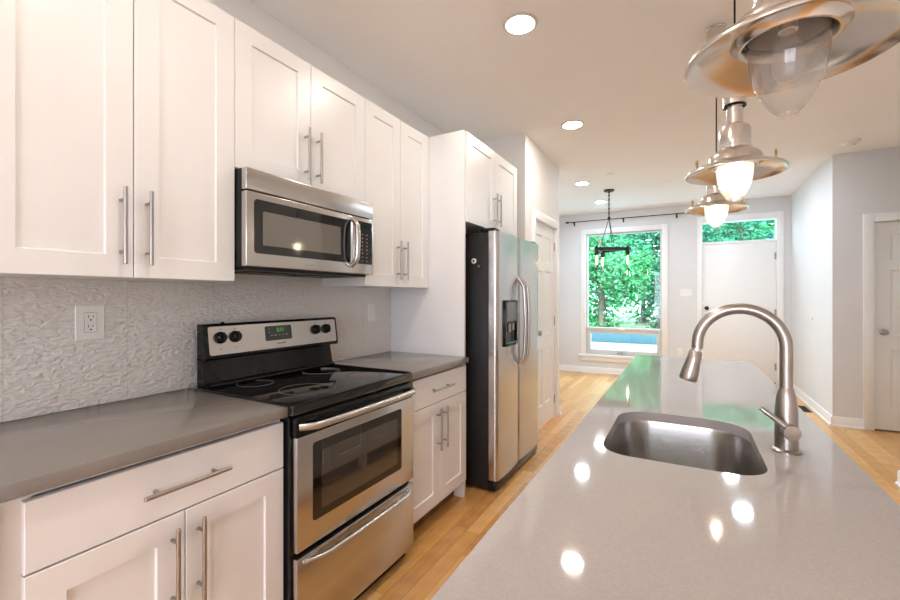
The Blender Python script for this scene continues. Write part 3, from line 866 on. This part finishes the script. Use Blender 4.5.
rd = fridge_door(FM + 0.003, FY1).build('refrigerator_door', 'steel_v', fr, smooth=40)
for par, y in ((fd, FM - 0.040), (rd, FM + 0.040)):
    hp = arc_pts((FXF - 0.006, y, 0.80), (FXF - 0.006, y, 1.45), (1, 0, 0), 0.062, 26, 0.26)
    MB().tube(hp, 0.0125, 14).build('handle', 'steel_v', par)
DY0, DY1, DZ0, DZ1_ = 2.712, 2.948, 0.965, 1.285
mb = MB()
X0 = FXF - 0.004; X1 = FXF + 0.012
mb.box(X0, X1, DY0, DY0 + 0.018, DZ0, DZ1_, 0.003).box(X0, X1, DY1 - 0.018, DY1, DZ0, DZ1_, 0.003)
mb.box(X0, X1, DY0 + 0.018, DY1 - 0.018, DZ1_ - 0.015, DZ1_, 0.003).box(X0, X1 + 0.006, DY0 + 0.018, DY1 - 0.018, DZ0, DZ0 + 0.02, 0.003)
mb.box(X0, X0 + 0.005, DY0 + 0.018, DY1 - 0.018, DZ0 + 0.02, DZ1_ - 0.015)
mb.build('dispenser_frame', 'black', fd)
mb = MB().prism([(X0 + 0.005, 1.27), (X1 + 0.002, 1.27), (X1 + 0.008, 1.17), (X1 + 0.002, 1.135), (X0 + 0.005, 1.125)], DY0 + 0.020, DY1 - 0.020, 'y')
mb.build('dispenser_controls', 'greyblue', fd)
MB().box(X0 + 0.005, X1 - 0.002, DY0 + 0.07, DY0 + 0.115, 1.06, 1.124, 0.004).box(X0 + 0.005, X1 - 0.002, DY0 + 0.14, DY0 + 0.18, 1.07, 1.124, 0.004).build('dispenser_lever', 'grey', fd)
MB().box(X0 + 0.005, X1 + 0.004, DY0 + 0.03, DY1 - 0.03, DZ0 + 0.0205, DZ0 + 0.026).build('drip_tray', 'teal', fd)
for a, b in ((FY0 + 0.005, FY0 + 0.10), (FY1 - 0.10, FY1 - 0.005)): MB().box(FXB - 0.06, FXF - 0.03, a, b, 1.7485, 1.770, 0.004).build('hinge_cover', 'black', fr)
mb = MB().box(FXB - 0.02, FXF - 0.022, FY0 + 0.002, FY1 - 0.002, 0.012, 0.078, 0.006)
mb.build('toe_grille', 'black', fr)
def magnet(x, z, mat, mid, label):
    t = thing('magnet', (x, FY0, z), label, 'magnet', 'round magnets on the refrigerator')
    MB().lathe([(0.018, 0), (0.018, 0.006), (0.015, 0.008), (0.008, 0.008)], (x, FY0, z), (0, -1, 0), 24).build('disc', mat, t)
    MB().lathe([(0.008, 0), (0.007, 0.004), (0, 0.004)], (x, FY0 - 0.0081, z), (0, -1, 0), 16).build('centre', mid, t)
magnet(-1.262, 1.552, 'plastic', 'slot', 'white round magnet with dark centre on the refrigerator side')
magnet(-1.224, 1.515, 'iron', 'grey', 'black round magnet on the refrigerator side below the white one')

# ------------------------------------------------------------------ island
IX0, IX1, IY0, IY1 = -0.292, 0.354, 0.22, 3.15
SX0, SX1, SKY0, SKY1 = -0.196, 0.163, 1.130, 1.600
hole = rounded_rect(SX0, SX1, SKY0, SKY1, [0.075, 0.075, 0.11, 0.10], 10)
mb = MB(); bm = mb.bm
def loop_edges(pts, z):
    vs = [bm.verts.new((p[0], p[1], z)) for p in pts]
    return vs, [bm.edges.new((vs[i], vs[(i + 1) % len(vs)])) for i in range(len(vs))]
outer = [(IX0, IY0), (IX1, IY0), (IX1, IY1), (IX0, IY1)]
ch = 0.002
vo_, eo = loop_edges([(IX0 + ch, IY0 + ch), (IX1 - ch, IY0 + ch), (IX1 - ch, IY1 - ch), (IX0 + ch, IY1 - ch)], 0.914)
vi, ei = loop_edges(hole, 0.914)
bmesh.ops.triangle_fill(bm, edges=eo + ei, use_beauty=True)
def strip(A, B):
    n = len(A)
    for i in range(n): bm.faces.new((A[i], A[(i + 1) % n], B[(i + 1) % n], B[i]))
v1 = [bm.verts.new((p[0], p[1], 0.912)) for p in outer]; v2 = [bm.verts.new((p[0], p[1], 0.884)) for p in outer]
strip(vo_, v1); strip(v1, v2)
vb, eb = loop_edges(hole, 0.884)
strip(vi, vb)
be = [bm.edges.get((v2[i], v2[(i + 1) % 4])) for i in range(4)]
bmesh.ops.triangle_fill(bm, edges=be + eb, use_beauty=True)
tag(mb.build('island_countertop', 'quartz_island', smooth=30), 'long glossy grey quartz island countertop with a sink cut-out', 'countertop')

# sink: a lofted basin under the cut-out
def inset_loop(d, r): return rounded_rect(SX0 + d, SX1 - d, SKY0 + d, SKY1 - d, r, 10)
snk = thing('sink', ((SX0 + SX1) / 2, (SKY0 + SKY1) / 2, 0.68), 'undermount stainless steel sink set in the island countertop', 'sink')
mb = MB(); bm = mb.bm
spec = [(-0.020, 0.8835, [0.09, 0.09, 0.125, 0.115]), (-0.003, 0.8835, [0.078, 0.078, 0.113, 0.103]), (-0.001, 0.876, [0.076, 0.076, 0.111, 0.101]),
        (0.008, 0.745, [0.07, 0.07, 0.10, 0.095]), (0.014, 0.715, [0.065, 0.065, 0.095, 0.09]), (0.028, 0.697, [0.055, 0.055, 0.085, 0.08]), (0.05, 0.690, [0.04, 0.04, 0.06, 0.06])]
loops = [[bm.verts.new((p[0], p[1], z)) for p in inset_loop(d, r)] for d, z, r in spec]
for A, B in zip(loops, loops[1:]): strip(A, B)
bm.faces.new(loops[-1])
mb.build('basin', 'sink', snk, smooth=50)
MB().lathe([(0.040, 0.0), (0.040, 0.004), (0.030, 0.002), (0.028, -0.004), (0, -0.004)], ((SX0 + SX1) / 2, (SKY0 + SKY1) / 2, 0.6905), seg=28, cap=False).build('drain', 'chrome', snk)

# faucet
FX, FYY = 0.2235, 1.365
fc = thing('faucet', (FX, FYY, 0.914), 'brushed nickel gooseneck pull-down faucet standing right of the island sink', 'faucet')
MB().lathe([(0.0315, 0), (0.0315, 0.004), (0.027, 0.008), (0.0245, 0.009), (0.0245, 0.085), (0.0238, 0.11), (0.021, 0.138), (0.0165, 0.156), (0.0150, 0.160)], (FX, FYY, 0.914), seg=36).build('body', 'faucet', fc)
R = 0.098; cz = 1.178
pts = [(FX, FYY, 1.068), (FX, FYY, 1.12)]
for k in range(25):
    a = pi * 1.02 * k / 24
    pts.append((FX - R + R * cos(a), FYY, cz + R * sin(a)))
pts.append((pts[-1][0] - 0.001, FYY, pts[-1][2] - 0.006))
MB().tube(pts, 0.0142, 20, up=(0, 1, 0)).build('neck', 'faucet', fc)
e = Vector(pts[-1]); dn = Vector((-0.25, 0, -1)).normalized()
MB().lathe([(0.0125, -0.002), (0.0125, 0.008)], e, dn, 24).build('collar', 'chrome', fc)
MB().lathe([(0.0135, 0), (0.0165, 0.004), (0.0185, 0.030), (0.0225, 0.066), (0.0232, 0.080), (0.0215, 0.085), (0.016, 0.083), (0, 0.083)], e + dn * 0.008, dn, 28).build('spray_head', 'faucet', fc)
hb = Vector((FX, FYY - 0.015, 0.972)); hd = Vector((0.15, -1, 0.0)).normalized()
MB().lathe([(0.0175, 0), (0.0185, 0.002), (0.0185, 0.030), (0.0175, 0.033), (0, 0.034)], hb, hd, 28).build('handle_hub', 'faucet', fc)
lb = hb + hd * 0.020
MB().tube([lb + Vector((-0.010, 0, 0.012)), lb + Vector((-0.032, 0, 0.030)), lb + Vector((-0.058, -0.002, 0.050)), lb + Vector((-0.062, -0.002, 0.053))], [0.0075, 0.0068, 0.0058, 0.004], 14).build('lever', 'faucet', fc)

# island base cabinets: hollow, doors on the aisle side
def island_cabinet(y0, y1, label):
    t = thing('island_cabinet', (0.03, (y0 + y1) / 2, 0), label, 'cabinet', 'white cabinets under the island')
    mb = MB()
    x0, x1 = -0.235, 0.325
    mb.box(x0, x1, y0, y0 + 0.016, 0.0, 0.883).box(x0, x1, y1 - 0.016, y1, 0.0, 0.883).box(x1 - 0.016, x1, y0 + 0.016, y1 - 0.016, 0.0, 0.883).box(x0, x1 - 0.016, y0 + 0.016, y1 - 0.016, 0.10, 0.116)
    mb.build('body', 'cab', t)
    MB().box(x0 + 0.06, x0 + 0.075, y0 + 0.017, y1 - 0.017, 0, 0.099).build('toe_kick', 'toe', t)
    ym = (y0 + y1) / 2; xf = x0 - 0.021
    for a, b, hy in ((y0 + 0.0015, ym - 0.0015, ym - 0.036), (ym + 0.0015, y1 - 0.0015, ym + 0.036)):
        d = shaker_door(t, xf, a, b, 0.125, 0.870, n=-1)
        bar_pull(d, (xf, hy, 0.70), (0, 0, 1), (-1, 0, 0))
island_cabinet(0.26, 1.020, 'white cabinet under the near end of the grey island')
island_cabinet(1.021, 1.780, 'white cabinet under the island sink')
island_cabinet(1.781, 2.540, 'white cabinet under the island just beyond the sink')
island_cabinet(2.541, 3.110, 'white cabinet under the far end of the island')

# ------------------------------------------------------------------ pendants
def pendant():
    t = thing('pendant_light', (0, 0, 0), 'p', 'pendant light', 'brushed nickel pendants above the island')
    # heights are relative to the shade's rim; ceiling piece at +TOP
    TOP = H - PZ
    MB().lathe([(0.0480, TOP - 0.0005), (0.0480, TOP - 0.006), (0.0448, TOP - 0.010), (0.0448, TOP - 0.075), (0.0400, TOP - 0.080), (0.0000, TOP - 0.080)], (0, 0, 0), seg=32).build('canopy', 'pend', t)
    MB().cyl((0, 0, 0.268), (0, 0, TOP - 0.079), 0.0032, seg=8).build('cord', 'black', t)
    MB().lathe([(0, 0.285), (0.0070, 0.285), (0.0087, 0.270), (0.0296, 0.262), (0.0339, 0.256), (0.0339, 0.226), (0.0313, 0.222), (0.0261, 0.220), (0.0244, 0.217), (0.0244, 0.160), (0.0296, 0.156), (0.0418, 0.150), (0.0470, 0.140), (0.0470, 0.084),
                (0.0496, 0.080), (0.0496, 0.072), (0.0574, 0.066), (0.0731, 0.054), (0.0800, 0.042), (0.0815, 0.030), (0.0850, 0.0222)], (0, 0, 0), seg=48, cap=False).build('lamp_body', 'pend', t, smooth=28)
    MB().lathe([(0.0326, 0.226), (0.0347, 0.224), (0.0347, 0.219), (0.0297, 0.217)], (0, 0, 0), seg=32, cap=False).build('neck_ring', 'black', t)
    MB().lathe([(0.0594, 0.030), (0.0775, 0.0275), (0.0809, 0.0265), (0.0907, 0.022), (0.1237, 0.010), (0.1419, 0.002), (0.1477, -0.004), (0.1501, -0.009), (0.1497, -0.012), (0.1468, -0.009), (0.1411, -0.001), (0.1237, 0.007), (0.0907, 0.019), (0.0809, 0.0215), (0.0742, 0.018), (0.0685, 0.010), (0.0643, 0.010), (0.0615, 0.014), (0.0598, 0.026), (0.0594, 0.030)], (0, 0, 0), seg=72, cap=False).build('lamp_shade', 'pend', t, smooth=40)
    MB().lathe([(0.0572, 0.028), (0.0480, 0.060), (0.0360, 0.074), (0.0176, 0.078), (0.0000, 0.078)], (0, 0, 0), seg=40, cap=False).build('reflector', 'reflector', t)
    g = MB()
    prof = [(0.0546, 0.026), (0.0550, 0.0), (0.0540, -0.018), (0.0510, -0.038), (0.0460, -0.056), (0.0385, -0.074), (0.0290, -0.090), (0.0205, -0.102), (0.0140, -0.1075)]
    g.lathe(prof, (0, 0, 0), seg=48, cap=False)
    gl = g.build('glass_shade', 'frost', t, smooth=60)
    MB().lathe([(0.0142, -0.107), (0.0152, -0.109), (0.0145, -0.1125), (0.0115, -0.1125), (0.0110, -0.109), (0.0135, -0.107)], (0, 0, 0), seg=32, cap=False).build('glass_lip', 'clear', gl)
    MB().lathe([(0.0110, 0.077), (0.0110, 0.045), (0.0136, 0.040), (0.0136, 0.028), (0.0000, 0.028)], (0, 0, 0), seg=20).build('socket', 'plastic', t)
    MB().lathe([(0.0102, 0.0275), (0.0119, 0.018), (0.0204, 0.0), (0.0247, -0.018), (0.0229, -0.036), (0.0153, -0.050), (0.0000, -0.056)], (0, 0, 0), seg=28).build('bulb', 'bulb', t)
    for a in (radians(-12), radians(88), radians(188)):
        u = Vector((cos(a), sin(a), 0)); p = u * 0.114 + Vector((0, 0, 0.014)); s_ = Vector((-sin(a), cos(a), 0))
        mb = MB().cyl(p, p + Vector((0, 0, 0.020)), 0.0035, seg=8)
        top = p + Vector((0, 0, 0.018))
        for sg in (-1, 1):
            mb.tube([top, top + s_ * 0.007 * sg + Vector((0, 0, 0.004)), top + s_ * 0.011 * sg + Vector((0, 0, 0.014))], [0.003, 0.004, 0.003], 8)
        mb.build('thumb_screw', 'brass', t)
    return t
PZ = 1.745
p0 = pendant()
PX = 0.147
spots = ((PX, 0.885, 'unlit brushed nickel pendant nearest the camera, cut off by the photo top', False),
         (PX, 1.765, 'middle lit brushed nickel pendant hanging above the sink', True),
         (PX - 0.005, 2.690, 'farthest lit nickel pendant, above the far end of the island', True))
for i, (x, y, lab, lit) in enumerate(spots):
    o = p0 if i == 0 else copy_tree(p0)
    o.location = (x, y, PZ + (-0.027, 0.0, 0.04)[i]); o['label'] = lab
    rot = (-1.22, 0.0, 0.1)[i]
    o.rotation_euler = (0, 0, rot)
    dz = (-0.027, 0.0, 0.04)[i]
    for c in o.children:
        if c.name.startswith('canopy'): c.location.z = -dz
        if c.name.startswith('cord'):
            c.data = c.data.copy()
            for v in c.data.vertices:
                if v.co.z > 0.5: v.co.z -= dz
    if not lit: unlit = o
for c in unlit.children:
    if c.name.startswith('bulb'):
        c.data = c.data.copy(); c.data.materials.clear(); c.data.materials.append(M['ribbed'])
    if c.name.startswith('glass_shade'):
        c.data = c.data.copy(); c.data.materials.clear(); c.data.materials.append(M['ribbed'])

# ------------------------------------------------------------------ ceiling lights
def downlight(mat):
    t = thing('ceiling_light', (0, 0, H), 'c', 'ceiling light', 'recessed ceiling lights')
    MB().lathe([(0.070, -0.0005), (0.092, -0.0005), (0.092, -0.004), (0.086, -0.009), (0.074, -0.009), (0.070, -0.004), (0.070, -0.0005)], (0, 0, H), seg=40, cap=False).build('trim_ring', 'ring_white', t)
    MB().lathe([(0.0735, -0.0085), (0.05, -0.0115), (0.0, -0.012)], (0, 0, H), seg=40, cap=False).build('diffuser', mat, t)
    return t
GL = [('light_warm', [(-0.765, 2.140, 'recessed ceiling light in front of the wall cabinets, largest in view'),
                      (-0.830, 3.600, 'recessed ceiling light beside the pantry wall, second from camera'),
                      (-0.770, 0.65, 'recessed ceiling light above the aisle in front of the stove'),
                      (-0.770, -0.90, 'recessed ceiling light behind the camera')]),
      ('light_cool', [(-1.150, 5.520, 'recessed ceiling light left of the chandelier, nearer one of two'),
                      (-1.130, 6.740, 'recessed ceiling light just beyond the chandelier near the window'),
                      (0.512, 5.300, 'recessed ceiling light hidden behind the middle pendant'),
                      (0.490, 6.350, 'recessed ceiling light in front of the front door')])]
for mat, lst in GL:
    p = None
    for x, y, lab in lst:
        if p is None: p = o = downlight(mat)
        else: o = copy_tree(p)
        o.location = (x, y, H); o['label'] = lab

# ceiling fittings
t = thing('smoke_detector', (1.33, 5.23, H), 'round white smoke detector on the ceiling near the hall door', 'smoke detector')
MB().lathe([(0.072, -0.0005), (0.072, -0.012), (0.064, -0.022), (0.052, -0.026), (0.050, -0.036), (0.030, -0.042), (0, -0.042)], (1.33, 5.23, H), seg=32).build('housing', 'plastic', t)
MB().lathe([(0.008, 0), (0.007, -0.003), (0, -0.003)], (1.35, 5.20, H - 0.0425), seg=12).build('test_button', 'grey', t)
for x, y, lab in ((-0.78, 5.28, 'small round white cover disc on the ceiling before the chandelier'), (-0.20, 5.95, 'small faint white cover disc on the ceiling right of the chandelier')):
    o = MB().lathe([(0.045, -0.0005), (0.045, -0.004), (0.038, -0.008), (0, -0.009)], (x, y, H), seg=28).build('cover_disc', 'ceil')
    tag(o, lab, 'ceiling cover', 'sprinkler cover discs')

# ------------------------------------------------------------------ chandelier
CX, CY = -0.91, 6.06
chd = thing('chandelier', (CX, CY, H), 'black iron triangular chandelier with tube bulbs hanging before the window', 'chandelier')
MB().lathe([(0.068, -0.0005), (0.068, -0.010), (0.058, -0.020), (0.015, -0.026), (0.010, -0.040), (0, -0.040)], (CX, CY, H), seg=28).build('canopy', 'iron', chd)
mb = MB().cyl((CX, CY, 2.37), (CX, CY, H - 0.03), 0.008, seg=10)
for z in (2.68, 2.62, 2.56, 2.50, 2.44): mb.ball((CX, CY, z), 0.014, (1, 1, 0.8), 10)
mb.ball((CX, CY, 2.37), 0.022, (1, 1, 1.2), 12)
mb.build('stem', 'iron', chd)
ZF = 1.945
tri = []
for k, a in enumerate((radians(29 + 210), radians(29 - 30), radians(29 + 90))):
    tri.append(Vector((CX + 0.235 * cos(a), CY + 0.235 * sin(a), ZF)))
mb = MB()
for i in range(3):
    a, b = tri[i], tri[(i + 1) % 3]
    d = (b - a).normalized(); s_ = Vector((-d.y, d.x, 0))
    q = [a - d * 0.03 + s_ * 0.018, a - d * 0.03 - s_ * 0.018, b + d * 0.03 - s_ * 0.018, b + d * 0.03 + s_ * 0.018]
    A = [mb.bm.verts.new((v.x, v.y, ZF - 0.018)) for v in q]; B = [mb.bm.verts.new((v.x, v.y, ZF + 0.022)) for v in q]
    mb.bm.faces.new(A); mb.bm.faces.new(list(reversed(B)))
    for k in range(4): mb.bm.faces.new((A[k], B[k], B[(k + 1) % 4], A[(k + 1) % 4]))
for v in tri: mb.cyl((v.x, v.y, ZF + 0.02), (v.x, v.y, ZF + 0.045), 0.014, seg=10)
mb.build('frame', 'iron', chd)
for i in range(3):
    m = (tri[i] + tri[(i + 1) % 3]) / 2 + Vector((0, 0, 0.02))
    MB().tube([(CX, CY, 2.372), m], 0.0045, 8).build('hanging_rod', 'iron', chd)
for v in tri:
    s_ = MB().lathe([(0.012, 0), (0.026, -0.006), (0.028, -0.030), (0.022, -0.062), (0.017, -0.066), (0, -0.066)], (v.x, v.y, ZF - 0.017), seg=18).build('socket', 'iron', chd)
    b = MB().lathe([(0.013, -0.084), (0.016, -0.100), (0.021, -0.118), (0.021, -0.205), (0.016, -0.222), (0.006, -0.232), (0, -0.233)], (v.x, v.y, ZF), seg=18, cap=False).build('bulb', 'clear', chd)
    MB().lathe([(0.003, -0.09), (0.008, -0.115), (0.008, -0.190), (0.002, -0.205)], (v.x, v.y, ZF), seg=8).build('filament', 'filament', b)

# curtain rod over the window
RYD, RZ = YF - 0.085, 2.612
cr = thing('curtain_rod', (-0.915, YF, RZ), 'thin black curtain rod mounted on the wall above the tall window', 'curtain rod')
mb = MB().cyl((-1.80, RYD, RZ), (-0.035, RYD, RZ), 0.0075, seg=10).build('rod', 'iron', cr)
for x, s_ in ((-1.80, -1), (-0.035, 1)):
    MB().lathe([(0.008, 0), (0.016, 0.004), (0.016, 0.014), (0.010, 0.018), (0.017, 0.026), (0.019, 0.040), (0.012, 0.052), (0, 0.054)], (x, RYD, RZ), (s_, 0, 0), 14).build('finial', 'iron', cr)
for x in (-1.72, -0.915, -0.13):
    MB().box(x - 0.012, x + 0.012, YF - 0.006, YF, RZ - 0.055, RZ + 0.01, 0.001).cyl((x, YF - 0.006, RZ - 0.016), (x, RYD, RZ - 0.016), 0.006, seg=8).box(x - 0.008, x + 0.008, RYD - 0.012, RYD + 0.012, RZ - 0.022, RZ - 0.0078).build('bracket', 'iron', cr)

# floor register and wall bumper
t = thing('floor_register', (1.19, 6.35, 0), 'dark metal floor vent beside the right wall near the front door', 'floor vent')
mb = MB().box(1.13, 1.25, 6.18, 6.50, 0.0005, 0.004, 0.001); mb.build('frame', 'grille', t)
mb = MB()
for k in range(14): mb.box(1.145, 1.235, 6.20 + k * 0.0205, 6.208 + k * 0.0205, 0.0042, 0.0062)
mb.build('louvre', 'slot', t)
o = MB().lathe([(0.022, 0), (0.022, 0.006), (0.016, 0.014), (0, 0.016)], (XR - 0.0002, 6.44, 1.06), (-1, 0, 0), 20).build('wall_bumper', 'plastic')
tag(o, 'small round white door bumper on the bright right wall', 'door bumper')

# ------------------------------------------------------------------ outside
GZ = -0.30
struct('ground_pavement', MB().box(-22, 22, YF + 0.2, 15.8, GZ - 0.2, GZ), 'concrete', smooth=None)
struct('ground_verge', MB().box(-26, 26, 15.8, 40, GZ - 0.2, GZ - 0.02), 'soil', smooth=None)
struct('ground_rear', MB().box(-14, 14, -20, YR - 0.2, GZ - 0.2, GZ), 'concrete', smooth=None)

tag(MB().box(-12, 12, 15.85, 16.05, GZ - 0.05, 0.14, 0.01).build('low_wall', 'asphalt'), 'low blue-grey wall below the trees outside the tall window', 'low wall')

def tree(x, y, rx, ry, z0, z1, n, mat, label, size=0.17):
    t = thing('tree', (x, y, GZ), label, 'tree', 'leafy trees across the street')
    zc = (z0 + z1) / 2; rz = (z1 - z0) / 2
    mb = MB().tube([(x, y, GZ - 0.03), (x + 0.05, y, zc * 0.5), (x - 0.05, y + 0.05, zc + rz * 0.5)], [0.16, 0.12, 0.05], 10)
    for k in range(7):
        a = random.uniform(0, 2 * pi); zz = zc + rz * random.uniform(-0.5, 0.4)
        mb.tube([(x, y, zz - 0.4), (x + cos(a) * rx * 0.35, y + sin(a) * ry * 0.35, zz), (x + cos(a) * rx * 0.7, y + sin(a) * ry * 0.7, zz + 0.5)], [0.06, 0.04, 0.015], 6)
    mb.build('trunk', 'bark', t)
    clumps = []
    for k in range(46):
        while True:
            p = Vector((random.uniform(-1, 1), random.uniform(-1, 1), random.uniform(-1, 1)))
            if p.length <= 1: break
        clumps.append(p)
    vs, fs = [], []
    for i in range(n):
        c = random.choice(clumps)
        p = c + Vector((random.gauss(0, .16), random.gauss(0, .16), random.gauss(0, .13)))
        P = Vector((x + p.x * rx, y + p.y * ry, zc + p.z * rz))
        if P.z < GZ + 0.05: P.z = GZ + 0.05 + random.random() * 0.4
        d = Vector((random.gauss(0, 1), random.gauss(0, 1), random.gauss(-0.3, 0.6))).normalized()
        s_ = d.cross(Vector((random.gauss(0, 1), random.gauss(0, 1), random.gauss(0, 1)))).normalized()
        L = size * random.uniform(0.7, 1.4); Wd = L * 0.27
        up_ = d.cross(s_) * L * 0.12
        k = len(vs)
        vs += [P, P + d * L * 0.45 + s_ * Wd + up_, P + d * L, P + d * L * 0.45 - s_ * Wd + up_]
        fs += [(k, k + 1, k + 2), (k, k + 2, k + 3)]
    me = bpy.data.meshes.new('foliage'); me.from_pydata([v - Vector((x, y, GZ)) for v in vs], [], fs)
    me.materials.append(M[mat])
    o = bpy.data.objects.new('foliage', me); COL.objects.link(o); o.parent = t
    return t
tree(-3.0, 17.9, 1.5, 0.9, -0.2, 5.4, 7500, 'leaf_a', 'bright green leafy tree across the street, seen in the window left half')
tree(-1.0, 21.2, 1.8, 0.9, -0.2, 6.4, 8500, 'leaf_b', 'blue-green leafy tree across the street, seen in the window right half')
tree(1.7, 17.9, 1.5, 0.9, -0.1, 5.6, 5600, 'leaf_b', 'leafy tree seen through the left of the glass above the front door')
tree(4.6, 21.2, 1.8, 0.9, -0.1, 6.6, 6000, 'leaf_a', 'leafy tree seen through the right of the glass above the front door')
tree(-5.6, 25.4, 2.4, 1.2, -0.3, 9.0, 7000, 'leaf_b', 'tall dark green tree behind the window trees, farthest left', 0.34)
tree(0.9, 25.4, 2.4, 1.2, -0.3, 9.4, 8000, 'leaf_b', 'tall dark green tree behind, between window and front door', 0.34)
tree(7.4, 25.4, 2.4, 1.2, -0.3, 9.2, 7000, 'leaf_b', 'tall dark green tree behind the front door trees, farthest right', 0.34)
tree(-2.4, 29.6, 2.6, 1.2, -0.3, 10.5, 7000, 'leaf_a', 'tall bright tree in the hindmost row, seen between the window trees', 0.36)
tree(4.4, 29.6, 2.6, 1.2, -0.3, 10.5, 7000, 'leaf_a', 'tall bright tree in the hindmost row, seen above the front door', 0.36)
